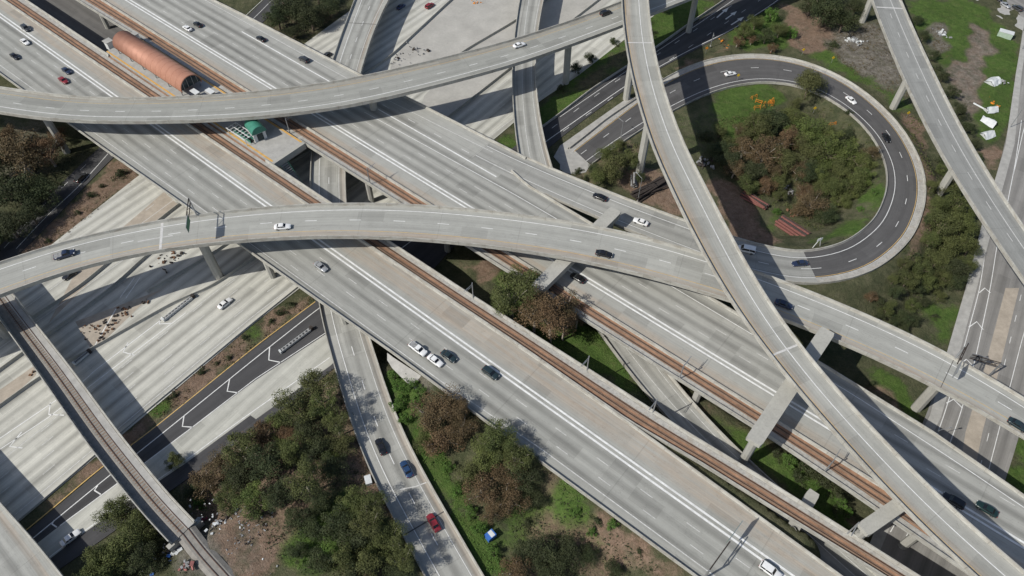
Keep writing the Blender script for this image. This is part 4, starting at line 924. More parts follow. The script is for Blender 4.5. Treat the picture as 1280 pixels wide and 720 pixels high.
def sign(label, base, head, arm, panel, px_off=0, group='overhead sign gantries', h=6.4, legs='post', mat='burnt', front='green_sign', backtruss=True):
    """cantilever sign: post, arm to the left of 'head', panel hanging on the arm"""
    mb = MB(); mb.bar((0, 0, 0), (0, 0, h), .24, 8, .2); m2 = MB(); 
    for z in (h-1.6, h): m2.bar((0, 0, z), (0, arm, z), .13)
    n = max(3, int(arm/1.3))
    for k in range(n): y0, y1 = arm*k/n, arm*(k+1)/n; m2.bar((0, y0, h-1.6 if k % 2 else h), (0, y1, h if k % 2 else h-1.6), .07)
    m3 = MB(); w_, hh = panel; m3.box((.3, arm-w_/2, h-.9), (.12, w_, hh)); m4 = MB(); m4.box((.385, arm-w_/2, h-.9), (.03, w_-.2, hh-.2))
    local_thing('sign_gantry', label, 'sign gantry', base, head, [('post', mb, M['steel']), ('truss_arm', m2, M[mat]), ('panel', m3, M['steel']), ('sign_face', m4, M[front])], group)
hS = math.atan2(DS[1], DS[0])
p = ST(313.5, -11.6, 12); sign('cantilever sign on the bottom right edge of the south freeway deck', p, hS+math.pi-.05, -7.6, (5.4, 2.2))
i = ribB.near(W(245, 266, 20)); hb = math.atan2(ribB.T[i, 1], ribB.T[i, 0]); sign('lattice sign gantry on the north wall of the middle flyover, left part', ribB.at(i, ribB.uL[i]+.2, .8), hb, -6.5, (4.5, 2.2))
i = ribB.near(W(1200, 447, 16.8)); hb = math.atan2(ribB.T[i, 1], ribB.T[i, 0]); sign('lattice sign gantry on the north wall of the middle flyover near the street', ribB.at(i, ribB.uL[i]+.2, .8), hb, -6, (4.2, 2.2))
p = W(1236, 470, .1); sign('cantilever sign gantry over the street beside the middle flyover', p, 1.2, 7, (4, 2.2))
i = ribE.near(W(1022, 305, 9)); q = ribE.at(i, ribE.uL[i]-1.2); mb = MB(); mb.bar((-1.6, 0, 0), (0, 0, 5), .1); mb.bar((1.6, 0, 0), (0, 0, 5), .1); m2 = MB(); m2.box((0, 0, 4.4), (1.6, .1, 1.0))
local_thing('a_frame_sign', 'pale A shaped sign frame inside the bottom bend of the loop', 'sign frame', (q[0], q[1], q[2]-1.5), .3, [('legs', mb, M['white_metal']), ('sign_face', m2, M['white_metal'])])
def lamp(label, p, head, h=9.5, arm=2.4):
    mb = MB(); mb.bar((0, 0, 0), (0, 0, h), .14, 8, .08); m2 = MB(); m2.bar((0, 0, h), (arm, 0, h+.5), .06); m3 = MB(); m3.box((arm+.3, 0, h+.45), (.8, .3, .16)); m4 = MB(); m4.box((0, 0, .2), (.5, .5, .4))
    local_thing('street_lamp', label, 'street lamp', p, head, [('pole', mb, M['steel']), ('arm', m2, M['steel']), ('lamp_head', m3, M['grey_junk']), ('base', m4, M['column'])], 'street lamps')
lamp('street lamp beside the dark beams left of the highest flyover', G(797, 252), 2.2, 10)
lamp('street lamp on the pavement corner at the top right', G(1277, 62), 3.6)
lamp('street lamp on the left pavement near the white tents', G(1262, 160), 0)
lamp('street lamp at the end of the closed loop road stub', G(776, 172), 2.4, 7)
lamp('street lamp on the gravel between the loop road and the upper flyover', W(888, 58, .3), 4.5, 6)
lamp('street lamp on the left pavement below the middle flyover', G(1152, 560), 0.2)

# small traffic signs
def small_sign(label, p, rz_, face, h=2.2, w_=.9, round_=False, group=None):
    mb = MB(); mb.bar((0, 0, 0), (0, 0, h), .06); m2 = MB(); m2.box((0, -.06, h-.1), (w_, .05, w_), M=Matrix.Rotation(math.pi/4, 3, 'Y'))
    local_thing('warning_sign', label, 'sign', p, rz_, [('post', mb, M['steel']), ('sign_face', m2, M[face])], group)
for px, py, fc, lab in ((1002,69,'yellow','yellow warning sign at the top of the loop, right of the trees'), (1132,148,'yellow','yellow warning sign outside the right hand bend of the loop'), (921,101,'yellow','yellow green warning sign inside the loop beside the white car'),
   (882,67,'orange','orange warning sign between the dark road and the loop, by the curb'), (1016,142,'yellow','yellow warning sign inside the loop below the lone tree'), (1039,79,'yellow','yellow warning sign on the grass strip right of the top of the loop')):
    small_sign(lab, G(px, py), .15, fc, 2.6, .95, group='warning signs around the loop')

# crash cushions at the gore noses
def cushion(label, a, b, z):
    A, B = W(*a, z), W(*b, z); d = B-A; L = float(np.linalg.norm(d[:2])); hd = math.atan2(d[1], d[0])
    mb = MB(); m2 = MB(); n = 9
    for k in range(n): x = L*k/n; mb.box((x+L/n/2, .38, .45), (L/n*.96, .08, .7)); mb.box((x+L/n/2, -.38, .45), (L/n*.96, .08, .7)); m2.box((x+L/n*.5, 0, .55), (L/n*.45, .6, .5))
    m3 = MB(); m3.box((L+.5, 0, .6), (.7, 1.0, 1.1)); m4 = MB(); m4.box((-.25, 0, .5), (.4, 1.0, .95))
    local_thing('crash_cushion', label, 'crash cushion', (A[0], A[1], z), hd, [('rails', mb, M['white_metal']), ('bays', m2, M['grey_junk']), ('backup_block', m3, M['burnt']), ('nose', m4, M['white'])], 'crash cushions at the gores')
cushion('long white and grey crash cushion on the pale freeway gore', (206,400), (240,373), .03)
cushion('long crash cushion in the dark gore under the ramp bridge', (352,440), (388,413), .05)
cushion('dark crash cushion in the shadow between the rail bridge and the median', (95,455), (111,442), .03)

# ------------------------------------------------------------------ cars
CAR = {}
def paint(name, c, metal=.0, rough=.3):
    b = NB(name); b.b.inputs['Metallic'].default_value = metal; b.b.inputs['Coat Weight'].default_value = .5; b.b.inputs['Coat Roughness'].default_value = .15
    n = b.noise(b.ocoord(), 1.2, 3); return b.done(b.scale(c, b.mr(n, .3, .7, .92, 1.05)), rough)
PAINT = {'white': (.78,.78,.77), 'silver': (.42,.43,.44), 'black': (.012,.012,.014), 'grey': (.06,.062,.066), 'navy': (.02,.03,.065), 'blue': (.03,.07,.16), 'red': (.24,.022,.03), 'teal': (.02,.035,.04), 'green': (.012,.03,.028)}
PM = {k: paint('car paint '+k, v, .3 if k in ('silver', 'grey', 'blue') else 0) for k, v in PAINT.items()}
M['car_glass'] = plain_mat('car glass', (.012,.014,.016), .1, 1, .08, spec=.6)
M['tyre'] = plain_mat('tyre', (.018,.018,.018), .1, 3, .8); M['rim'] = plain_mat('wheel rim', (.35,.35,.36), .1, 3, .35, .7)
M['headlight'] = plain_mat('headlight lens', (.75,.76,.75), .05, 3, .15); M['taillight'] = plain_mat('tail light lens', (.35,.015,.015), .05, 3, .2)
def ring_loft(secs, k=.28, n=3):
    """secs: (x, half width, z0, z1) -> rounded box rings"""
    mb = MB(); V = []; m = 0
    for x, hw_, z0, z1 in secs:
        h = (z1-z0); r = min(k*h, hw_*.5); ring = []
        for cx, cz, a0 in ((hw_-r, z0+r*.6, -90), (hw_-r, z1-r, 0), (-hw_+r, z1-r, 90), (-hw_+r, z0+r*.6, 180)):
            for j in range(n): a = RAD(a0+90*j/(n-1)); ring.append((x, cx+r*math.cos(a), cz+(r if cz > (z0+z1)/2 else r*.6)*math.sin(a)))
        m = len(ring); V += ring
    F = []
    for i in range(len(secs)-1):
        for j in range(m): F.append((i*m+j, i*m+(j+1) % m, (i+1)*m+(j+1) % m, (i+1)*m+j))
    F.append(tuple(range(m-1, -1, -1))); F.append(tuple((len(secs)-1)*m+j for j in range(m)))
    mb.add(V, F); return mb
SPEC = {
 'sedan': dict(b=[(-2.38,.66,.48,.82),(-2.28,.84,.30,.96),(-1.7,.91,.24,1.0),(-.2,.93,.22,1.0),(1.0,.92,.22,.97),(2.0,.87,.26,.84),(2.3,.74,.36,.74),(2.4,.5,.45,.66)], g=((-1.72,1.12,.84,.97),(-1.0,.28,.66,1.42)), wx=(-1.4,1.42), wr=.33),
 'suv': dict(b=[(-2.4,.74,.5,1.0),(-2.32,.88,.34,1.10),(-1.6,.96,.28,1.12),(0,.97,.27,1.12),(1.1,.96,.27,1.08),(2.1,.92,.3,.98),(2.38,.8,.42,.86),(2.45,.55,.5,.78)], g=((-2.28,1.15,.88,1.1),(-1.95,.42,.74,1.72)), wx=(-1.45,1.5), wr=.38),
 'van': dict(b=[(-2.6,.8,.45,1.15),(-2.55,.94,.34,1.25),(-1.6,1.0,.28,1.25),(0,1.0,.27,1.25),(1.6,.99,.27,1.18),(2.3,.94,.32,1.0),(2.55,.8,.42,.85)], g=((-2.5,1.75,.93,1.23),(-2.42,.95,.86,1.98)), wx=(-1.6,1.65), wr=.36),
 'pickup': dict(b=[(-2.85,.80,.55,1.0),(-2.8,.93,.42,1.08),(-1.6,.98,.36,1.08),(0,.98,.34,1.08),(1.4,.97,.34,1.06),(2.5,.93,.36,1.0),(2.8,.82,.46,.9)], g=((-.55,1.5,.86,1.06),(-.35,.75,.72,1.72)), wx=(-1.75,1.75), wr=.4),
}
def make_car(kind, colr):
    sp = SPEC[kind]; root = empty('car', (0, 0, -500)); root.name = {'sedan': 'car', 'suv': 'car', 'van': 'van', 'pickup': 'pickup_truck'}[kind]
    ring_loft(sp['b']).build('body', PM[colr], root, True)
    (x0, x1, hb, zb), (x2, x3, ht, zt) = sp['g']
    mb = MB(); xm = (x2+x3)/2; zt0 = zt-.06
    V = [(x0,-hb,zb-.12),(x1,-hb,zb-.12),(x1,hb,zb-.12),(x0,hb,zb-.12),(x2,-ht,zt0),(x3,-ht,zt0),(x3,ht,zt0),(x2,ht,zt0)]
    mb.add(V, [(0,1,5,4),(1,2,6,5),(2,3,7,6),(3,0,4,7),(4,5,6,7)]); mb.build('windows', M['car_glass'], root)
    rb = ring_loft([(x2-.04,ht*.8,zt-.1,zt-.03),(x2+.1,ht+.03,zt-.1,zt+.01),(xm,ht+.05,zt-.1,zt+.05),(x3-.1,ht+.03,zt-.1,zt+.01),(x3+.05,ht*.8,zt-.1,zt-.03)], .4)
    for sx, a, b in ((1, (x1,hb), (x3,ht)), (1, (x1,-hb), (x3,-ht)), (1, (x0,hb), (x2,ht)), (1, (x0,-hb), (x2,-ht))): rb.bar((a[0], a[1], zb-.06), (b[0], b[1], zt-.05), .055)
    for sy in (1, -1): rb.bar((xm-.1, sy*(hb+.0), zb-.05), (xm-.1, sy*(ht+.0), zt-.05), .05)
    rb.build('roof', PM[colr], root)
    if kind == 'pickup':
        bd = MB(); bd.box((-1.72, 0, 1.06), (1.95, 1.5, .06)); bd.build('cargo_bed', M['grey_junk'], root)
    for x in sp['wx']:
        for sy in (1, -1):
            yy = sp['b'][3][1]-.1; t = MB(); t.bar((x, sy*(yy-.12), sp['wr']), (x, sy*(yy+.11), sp['wr']), sp['wr'], 14); wheel = t.build('wheel', M['tyre'], root)
            q = MB(); q.bar((x, sy*(yy+.10), sp['wr']), (x, sy*(yy+.13), sp['wr']), sp['wr']*.62, 10); q.build('rim', M['rim'], wheel)
    xf, wf, zf0, zf1 = sp['b'][-2]; xr, wr_, zr0, zr1 = sp['b'][1]
    for sy in (1, -1):
        h = MB(); h.box((xf-.1, sy*(wf-.16), zf1-.06), (.3, .3, .14)); h.build('headlight', M['headlight'], root)
        h = MB(); h.box((xr-.03, sy*(wr_-.16), zr1-.14), (.14, .28, .16)); h.build('taillight', M['taillight'], root)
    kids_index(root); return root
def ribpos(rib, px, py, z=None):
    z = 12 if z is None else z
    for _ in range(4):
        p = W(px, py, z+.7); i = rib.near(p); z = rib.C[i, 2]
    p = W(px, py, z+.7); p[2] = z+.03; return p, math.atan2(rib.T[i, 1], rib.T[i, 0])
hHW = math.atan2(HD[1], HD[0])
CARS = [ # px, py, road, direction, kind, colour, label
 (32,35,'S',1,'suv','grey','dark grey car nearest the shoulder on the south deck, top left'), (31,52,'S',1,'sedan','white','white sedan near the left edge on the south deck'), (18,70,'S',1,'sedan','black','black sedan at the left edge of the south deck'),
 (83,88,'S',1,'sedan','navy','navy sedan beside the double line left of the copper roof'), (79,100,'S',1,'sedan','red','red sedan beside a navy sedan on the south deck'), (401,333,'S',1,'sedan','silver','silver sedan alone on the south deck just below the middle flyover'),
 (522.5,436,'S',1,'pickup','white','white pickup truck closely behind a white sedan on the south deck'), (544,450.5,'S',1,'sedan','white','white sedan just ahead of a white pickup on the south deck'), (561,445,'S',1,'sedan','teal','dark sedan beside the white pickup pair on the south deck'),
 (613,466,'S',1,'suv','teal','dark tall car ahead of the others beside the double line on the south deck'), (963,713,'S',1,'suv','white','white car cut by the bottom edge on the south deck'),
 (234,35,'N',-1,'sedan','white','white sedan above the copper roof on the north deck'), (247,30,'N',-1,'sedan','black','black sedan beside a white sedan on the north deck'), (326,48,'N',-1,'sedan','black','black sedan alone near the upper edge of the north deck'), (380,74,'N',-1,'suv','grey','dark grey car near the upper flyover on the north deck'),
 (1192,626,'N',-1,'suv','black','black car in the shadow of the highest flyover, lower right'), (1234,636,'N',-1,'sedan','green','dark green car in sun on the north deck, lower right'), (722,347,'N',-1,'sedan','black','black sedan in the shadow of the straddle beam on the north deck'),
 (750,246,'E',-1,'sedan','black','black sedan on the connector above the straddle beam'), (801,277,'E',-1,'sedan','white','white sedan on the connector beside a round shadow'), (933,312,'E',-1,'van','white','white van on the connector in the shadow of the highest flyover'), (980,380,'B',1,'sedan','navy','dark car half in the shadow of the highest flyover on the middle flyover'),
 (353,283,'B',1,'sedan','white','white sedan on the middle flyover'), (81,318,'B',1,'pickup','navy','dark blue pickup on the left end of the middle flyover'), (755,317,'B',1,'sedan','black','black sedan on the middle flyover beside the curved dark joint'), (1273,531,'B',1,'sedan','teal','dark car at the right edge on the middle flyover'),
 (649,56,'A',1,'sedan','white','white sedan on the upper flyover'), (757,16,'A',1,'suv','black','black car on the upper flyover near its crossing with the highest flyover'),
 (913,92,'L',-1,'sedan','white','white sedan at the top of the loop road'), (1064,125,'L',-1,'sedan','white','white sedan on the right shoulder of the loop beside a lone tree'), (1108,172,'L',-1,'sedan','black','black sedan on the right bend of the loop road'), (1000,329,'L',-1,'sedan','navy','navy sedan on the bottom bend of the loop road'),
 (87,343,'H',-1,'sedan','black','dark sedan on the ground freeway under the left end of the middle flyover'), (281,379,'H',1,'sedan','white','white sedan on the pale ground freeway, lower left'), (501,8,'H',1,'sedan','blue','blue sedan in the shade on the ground freeway, top'), (537,7,'H',1,'suv','red','dark red car in sun on the ground freeway, top'), (408,69,'H',-1,'sedan','grey','grey car beside the ramp bridge at the edge of the north deck'),
 (101,222,'J',1,'suv','grey','grey car on the shaded road beside the rusty trees'), (88,672,'K',1,'sedan','white','white sedan on the ramp lanes in the bottom left corner'),
 (476,558,'G',-1,'sedan','black','black sedan higher on the lower ramp bridge'), (508,586,'G',-1,'sedan','blue','blue sedan in the middle of the lower ramp bridge'), (542,653,'G',-1,'sedan','red','red sedan on the lower ramp bridge'),
 (1247,-2,'Q',1,'sedan','black','black car at the kerb of the street in the top right corner'), (1257,6,'Q',1,'sedan','silver','silver car on the street in the top right corner'), (1272,10,'Q',-1,'suv','grey','grey car on the street at the right edge, top corner'),
]
RIBS = {'E': ribE, 'B': ribB, 'A': ribA, 'L': ribEl, 'J': ribJ, 'K': ribCol, 'G': ribG, 'Q': ribQ}
for px, py, rd, dr, kind, colr, lab in CARS:
    key = (kind, colr)
    if rd == 'S': p = W(px, py, 12.7); p[2] = 12.03; hd = hS
    elif rd == 'N': p = W(px, py, 12.7); p[2] = 12.03; hd = hS
    elif rd == 'H': p = W(px, py, .7); p[2] = .03; hd = hHW
    else: p, hd = ribpos(RIBS[rd], px, py)
    if rd == 'K': p[2] = .06
    if key not in CAR: CAR[key] = make_car(kind, colr); o = CAR[key]
    else: o = copy_tree(CAR[key])
    o.location = [float(v) for v in p]; o.rotation_euler = (0, 0, hd+(math.pi if dr < 0 else 0)); o.scale = (.95, .95, .95)
    tag(o, lab, {'van': 'van', 'pickup': 'pickup truck'}.get(kind, 'car'), 'vehicles on the roads')

# ------------------------------------------------------------------ trees and shrubs
def make_tree(name, leaf, bark, seed, nclump=9, nleaf=1500, lsz=.14, shape=(1, 1, .85), gap=.2, trunk_h=.9, bush=False):
    """unit crown radius; the crown centre lies trunk_h above the ground"""
    rr = np.random.default_rng(seed); root = empty(name, (0, 0, -500))
    cl = []
    for k in range(nclump):
        a = rr.uniform(0, 2*math.pi); q = rr.uniform(.12, .82); z = rr.uniform(-.5, .62)*(1.1-q*.5)
        cl.append((q*math.cos(a)*shape[0], q*math.sin(a)*shape[1], trunk_h+z*shape[2], rr.uniform(.17, .42), rr.uniform(0, 1)))
    cl.append((0, 0, trunk_h+.1, .5, .5))
    mb = MB(); h0 = trunk_h*.55 if not bush else .1
    b0 = Vector((0, 0, -.15)); b1 = Vector((rr.uniform(-.06, .06), rr.uniform(-.06, .06), h0))
    mb.bar(b0, b1, .075, 7, .055)
    for c in cl[:max(4, nclump*2//3)]:
        m = b1.lerp(Vector(c[:3]), .5)+Vector((0, 0, .04)); mb.bar(b1, m, .045, 5, .026); mb.bar(m, Vector(c[:3]), .026, 5, .008)
    mb.build('trunk', M[bark], root, True)
    V = []; F = []; T = []
    per = nleaf//len(cl)
    for cx, cy, cz, cr, tone in cl:
        nn = int(per*(.5+cr*1.4))
        for _ in range(nn):
            d = rr.normal(size=3); d /= np.linalg.norm(d); rad = cr*rr.uniform(.25, 1.08)**.6
            if rr.random() < gap and d[2] < .2: continue
            p = np.array([cx, cy, cz])+d*rad*np.array([1, 1, .8])
            n = d*.6+rr.normal(size=3)*.6+np.array([0, 0, .35]); n /= np.linalg.norm(n)
            t = np.cross(n, rr.normal(size=3)); t /= np.linalg.norm(t); b = np.cross(n, t); s = lsz*rr.uniform(.55, 1.25); e = s*rr.uniform(.45, .8)
            k = len(V); V += [tuple(p-t*s*.5), tuple(p-b*e*.5+n*s*.06), tuple(p+t*s*.5), tuple(p+b*e*.5-n*s*.06)]; F.append((k, k+1, k+2, k+3)); T.append(min(1, max(0, tone*.6+rr.uniform(0, .5))))
    me = bpy.data.meshes.new('crown'); me.from_pydata(V, [], F); me.update()
    at = me.attributes.new('tone', 'FLOAT', 'FACE'); at.data.foreach_set('value', np.array(T, np.float32))
    link('crown', me, M[leaf], root); kids_index(root); return root
PROTO = {}
def proto(kind, v):
    k = (kind, v)
    if k in PROTO: return copy_tree(PROTO[k])
    sd = 11*v+{'O':1,'B':2,'D':3,'G':4,'Y':5,'S':6,'T':7,'R':8}[kind]
    if kind == 'O': o = make_tree('tree', 'leaf_olive', 'bark', sd, 22, 10500, .056)
    elif kind == 'B': o = make_tree('tree', 'leaf_brown', 'bark_pale', sd, 22, 8500, .056, gap=.35)
    elif kind == 'D': o = make_tree('tree', 'leaf_dark', 'bark', sd, 20, 10000, .058)
    elif kind == 'Y': o = make_tree('tree', 'leaf_yellow', 'bark', sd, 20, 9500, .056)
    elif kind == 'T': o = make_tree('tree', 'leaf_olive', 'bark_pale', sd, 22, 10500, .056, trunk_h=1.75)
    elif kind == 'R': o = make_tree('tree', 'leaf_brown', 'bark_pale', sd, 22, 8500, .056, trunk_h=1.75, gap=.4)
    elif kind == 'G': o = make_tree('shrub', 'leaf_green', 'bark', sd, 12, 2600, .10, trunk_h=.45, bush=True)
    else: o = make_tree('shrub', 'leaf_dark', 'bark', sd, 10, 1500, .12, trunk_h=.45, bush=True)
    PROTO[k] = o; return o
tr = random.Random(5)
def plant(px, py, rp, kind, label, group=None, squash=1.0):
    """px, py: crown centre in the photo; rp crown radius in pixels"""
    th = 1.75 if kind in 'TR' else .9 if kind in 'OBDY' else .45; r = rp*mpp(W(px, py, 5)); zt = 0.0
    for _ in range(6):
        q = W(px, py, zt+th*r); zt = float(terrain(q[0], q[1])[0])
    g = (q[0], q[1], zt)
    o = proto(kind, tr.randint(0, 2 if kind in 'OBDTR' else 0)); o.location = [float(v) for v in g]; o.rotation_euler = (0, 0, tr.uniform(0, 6.28)); o.scale = (r*tr.uniform(.98, 1.14), r*tr.uniform(.98, 1.14), r*tr.uniform(.95, 1.12)*squash)
    tag(o, label, 'tree' if kind in 'OBDYTR' else 'shrub', group)
def clump(items, label, group):
    for it in items: plant(it[0], it[1], it[2], it[3], label[it[3]] if isinstance(label, dict) else label, group)
clump([(25,195,34,'B'),(58,190,26,'B'),(12,172,18,'B'),(72,168,14,'B'),(20,242,28,'D'),(52,238,26,'D'),(12,282,24,'D'),(38,268,20,'D'),(-18,215,30,'D'),(-15,300,26,'D')],
      {'B': 'rusty brown tree in the shaded clump at the left edge', 'D': 'dark green tree in the shaded clump at the left edge'}, 'trees in the shaded clump, left edge')
clump([(346,22,20,'D'),(368,12,22,'D'),(388,22,20,'D'),(366,40,12,'D'),(410,8,18,'D'),(395,-12,22,'D'),(350,-8,20,'D')], 'dark tree in the shaded clump beside the ramp bridge, top', 'trees in the shaded clump, top')
for x, y, r, lab in ((148,217,10,'round dark shrub in the dry strip nearest the south deck, left'), (115,243,7,'small round dark shrub in the middle of the dry strip, left'), (97,265,5,'smaller dark shrub near the lower end of the dry strip, left'), (60,300,5,'dark shrub at the lower tip of the dry strip, left'), (128,232,5,'low shrub between two round shrubs in the dry strip, left'),
   (253,464,7,'largest dark shrub in the planted strip of the lower freeway'), (287,446,5,'small shrub right of the largest one in the planted strip'), (306,422,6,'green shrub in the upper part of the planted strip'), (219,493,6,'small green shrub at the lower end of the planted strip'), (272,453,4,'tiny shrub beside the largest one in the planted strip'),
   (351,390,8,'dark shrub nearest the ramp bridge in the planted strip'), (362,380,7,'dark shrub under the edge of the south deck in the planted strip'), (338,402,6,'dark shrub left of two others in the planted strip'), (208,499,5,'tiny green shrub next to the bright grass patch in the planted strip')):
    plant(x, y, r, 'S', lab, 'shrubs in the planted strips')
LLG = {'T': 'tall olive green tree close to the left wall of the lower ramp bridge', 'R': 'tall rusty tree close to the left wall of the lower ramp bridge', 'O': 'olive green tree in the thicket between the collector road and the lower ramp bridge', 'B': 'rusty brown tree in the thicket between the collector road and the lower ramp bridge', 'D': 'dark tree in the thicket between the collector road and the lower ramp bridge', 'Y': 'yellow green tree in the thicket between the collector road and the lower ramp bridge'}
clump([(395,482,24,'T'),(408,508,20,'T'),(420,530,18,'T'),(462,628,20,'T'),(486,672,20,'T'),(505,700,20,'T'),(372,510,26,'T'),(350,530,24,'O'),(388,520,18,'D'),(362,545,18,'B'),(325,548,26,'B'),(385,535,22,'D'),(300,562,24,'T'),(278,580,24,'B'),(258,602,24,'B'),(300,595,26,'D'),(335,580,26,'D'),(365,565,24,'O'),(395,560,22,'D'),(425,555,18,'O'),(415,585,22,'D'),
       (318,625,22,'Y'),(290,600,16,'Y'),(410,575,14,'Y'),(350,560,14,'Y'),(445,690,16,'Y'),(318,640,12,'D'),(350,618,24,'D'),(380,600,24,'T'),(400,625,18,'D'),(285,625,18,'O'),(442,628,26,'O'),(462,655,24,'T'),(480,680,24,'O'),(450,672,26,'D'),(425,655,24,'D'),(460,705,26,'O'),(430,700,24,'O'),(500,712,20,'D'),(392,662,18,'D'),(370,648,18,'D'),(400,702,22,'D'),(442,735,24,'D'),(372,690,14,'D')], LLG, 'trees in the thicket left of the lower ramp bridge')
clump([(150,640,26,'O'),(172,660,28,'O'),(150,690,30,'O'),(125,700,26,'O'),(180,700,24,'D'),(195,678,14,'D'),(118,725,26,'O'),(205,705,12,'S')], {'O': 'olive green tree in the clump left of the rail bridge, bottom', 'D': 'dark tree in the clump left of the rail bridge, bottom', 'S': 'low dark shrub beside the camp litter, bottom left'}, 'trees left of the rail bridge')
plant(218,575,13,'O','small leaning sapling beside the rail bridge on the road edge'); plant(240,612,12,'D','small dark tree under the right side of the rail bridge'); plant(250,628,10,'G','bright green shrub at the right foot of the rail bridge')
clump([(492,470,12,'G'),(502,486,13,'G'),(498,508,12,'G'),(516,482,11,'G'),(528,490,9,'G'),(505,525,10,'G'),(520,505,10,'G'),(545,560,9,'G'),(560,585,10,'G'),(572,610,11,'G'),(588,640,10,'G'),(600,662,11,'G'),(615,690,12,'G'),(630,710,12,'G')], 'bright green bush along the right wall of the lower ramp bridge', 'bright bushes beside the lower ramp bridge')
MID = {'T': 'tall olive tree shading the edge of the south deck', 'R': 'tall rusty tree shading the edge of the south deck', 'B': 'rusty brown tree between the lower ramp bridge and the south deck', 'O': 'olive green tree between the lower ramp bridge and the south deck', 'D': 'dark tree between the lower ramp bridge and the south deck', 'Y': 'yellow green tree between the lower ramp bridge and the south deck'}
clump([(540,520,30,'B'),(562,510,26,'B'),(552,548,26,'B'),(578,535,22,'B'),(530,550,16,'O'),(612,562,26,'Y'),(622,548,22,'T'),(642,566,22,'T'),(575,512,16,'R'),(592,590,22,'O'),(605,615,26,'B'),(635,595,26,'B'),(640,625,24,'B'),(615,640,16,'B'),(655,600,22,'D'),(668,625,18,'D'),(660,575,14,'D')], MID, 'trees between the lower ramp bridge and the south deck')
clump([(655,695,20,'D'),(680,690,24,'D'),(710,690,22,'D'),(735,695,14,'D'),(645,715,20,'B'),(690,712,20,'D'),(660,655,8,'S'),(745,650,9,'S'),(765,655,9,'G'),(720,640,8,'G'),(768,712,13,'D'),(740,665,8,'G'),(800,690,6,'S')],
      {'D': 'dark tree on the rough slope below the south deck', 'B': 'rusty brown tree on the rough slope below the south deck', 'S': 'small dark shrub on the rough slope below the south deck', 'G': 'small green shrub on the rough slope below the south deck'}, 'plants on the rough slope below the south deck')
clump([(640,366,32,'T'),(655,352,24,'T'),(668,388,28,'R'),(690,396,30,'R'),(706,384,26,'R'),(628,380,20,'T'),(722,394,16,'R'),(705,405,20,'R')], {'T': 'olive tree of the pair between the two freeway decks, photo centre', 'R': 'rusty tree leaning over the north rail deck, photo centre'}, 'big trees between the two freeway decks')
LOOPG = {'O': 'olive green tree in the thicket inside the loop road', 'B': 'rusty brown tree in the thicket inside the loop road', 'D': 'dark green tree in the thicket inside the loop road', 'Y': 'bright yellow green tree in the thicket inside the loop road', 'S': 'dark shrub in the thicket inside the loop road', 'G': 'bright green shrub inside the loop road'}
plant(1014,102,24,'O','lone tree overhanging the inner edge of the loop road')
clump([(945,158,20,'O'),(968,150,22,'D'),(992,145,18,'Y'),(1005,165,24,'Y'),(1030,170,22,'Y'),(1035,190,24,'Y'),(1060,192,22,'Y'),(1078,205,18,'Y'),(1090,190,12,'B'),(1010,190,22,'O'),(985,175,20,'B'),(930,185,20,'B'),(955,190,24,'B'),(980,200,20,'O'),(912,200,18,'D'),(940,215,18,'D'),(1050,215,18,'O'),(1070,228,18,'O'),(1040,235,16,'O'),(1010,215,18,'D'),(1015,255,22,'B'),(1005,240,14,'B'),(1032,270,16,'D'),(970,215,14,'B'),(895,190,14,'D'),(885,170,12,'S'),(1065,242,10,'Y'),(970,265,6,'G'),(925,165,12,'B'),(1092,240,6,'G'),(1075,262,6,'G'),(1062,140,6,'S'),(1020,215,18,'Y'),(1045,180,20,'D'),(1000,215,16,'B'),(1080,222,14,'Y'),(1060,170,12,'D'),(975,228,14,'O'),(950,168,16,'O'),(1025,235,14,'O'),(1052,250,14,'Y'),(995,130,9,'O'),(930,170,12,'O'),(905,188,13,'D'),(918,212,16,'B'),(935,232,14,'O'),(958,232,14,'B'),(900,165,10,'O'),(975,245,10,'O'),(1000,262,12,'B'),(915,180,12,'O')], LOOPG, 'plants inside the loop road')
clump([(765,212,20,'O'),(748,222,16,'O'),(785,202,16,'O'),(760,190,14,'O'),(775,182,10,'O'),(742,210,10,'D'),(800,222,8,'D'),(725,212,6,'S'),(732,222,7,'S'),(720,216,5,'S')], {'O': 'olive green tree between the connector and the end of the loop road', 'D': 'dark tree between the connector and the end of the loop road', 'S': 'small shrub at the concrete pad beside the loop road'}, 'plants between the connector and the closed stub')
EG = {'O': 'olive green tree in the belt between the loop and the street', 'D': 'dark tree in the belt between the loop and the street', 'B': 'dry brown tree in the belt between the loop and the street', 'S': 'dark shrub in the belt between the loop and the street'}
clump([(1185,235,16,'O'),(1172,255,14,'O'),(1195,258,20,'O'),(1180,282,22,'O'),(1205,285,22,'O'),(1190,308,22,'O'),(1212,310,16,'O'),(1165,300,14,'O'),(1172,325,18,'O'),(1192,335,20,'D'),(1150,335,14,'O'),(1135,350,14,'O'),(1158,355,16,'O'),(1120,365,12,'D'),(1195,352,14,'D'),(1180,348,14,'O'),(1110,385,12,'O'),(1128,398,13,'D'),(1142,400,12,'D'),(1140,382,10,'O'),(1090,372,9,'B'),(1155,378,9,'D'),(1100,395,8,'D'),(1120,402,10,'D'),(1178,212,9,'O'),(1165,232,8,'O'),(1160,275,9,'S'),(1145,320,8,'S'),(1205,235,12,'O'),(1165,345,12,'O'),(1148,360,12,'D'),(1175,370,9,'O'),(1130,330,10,'O'),(1170,270,12,'O'),(1195,222,10,'O'),(1180,200,9,'S'),(1160,312,10,'S'),(1118,350,9,'O'),(1208,330,14,'O'),(1212,270,12,'O'),(1100,378,9,'D'),(1168,395,6,'S'),(1105,410,8,'D'),(1130,412,9,'D')], EG, 'trees between the loop and the street')
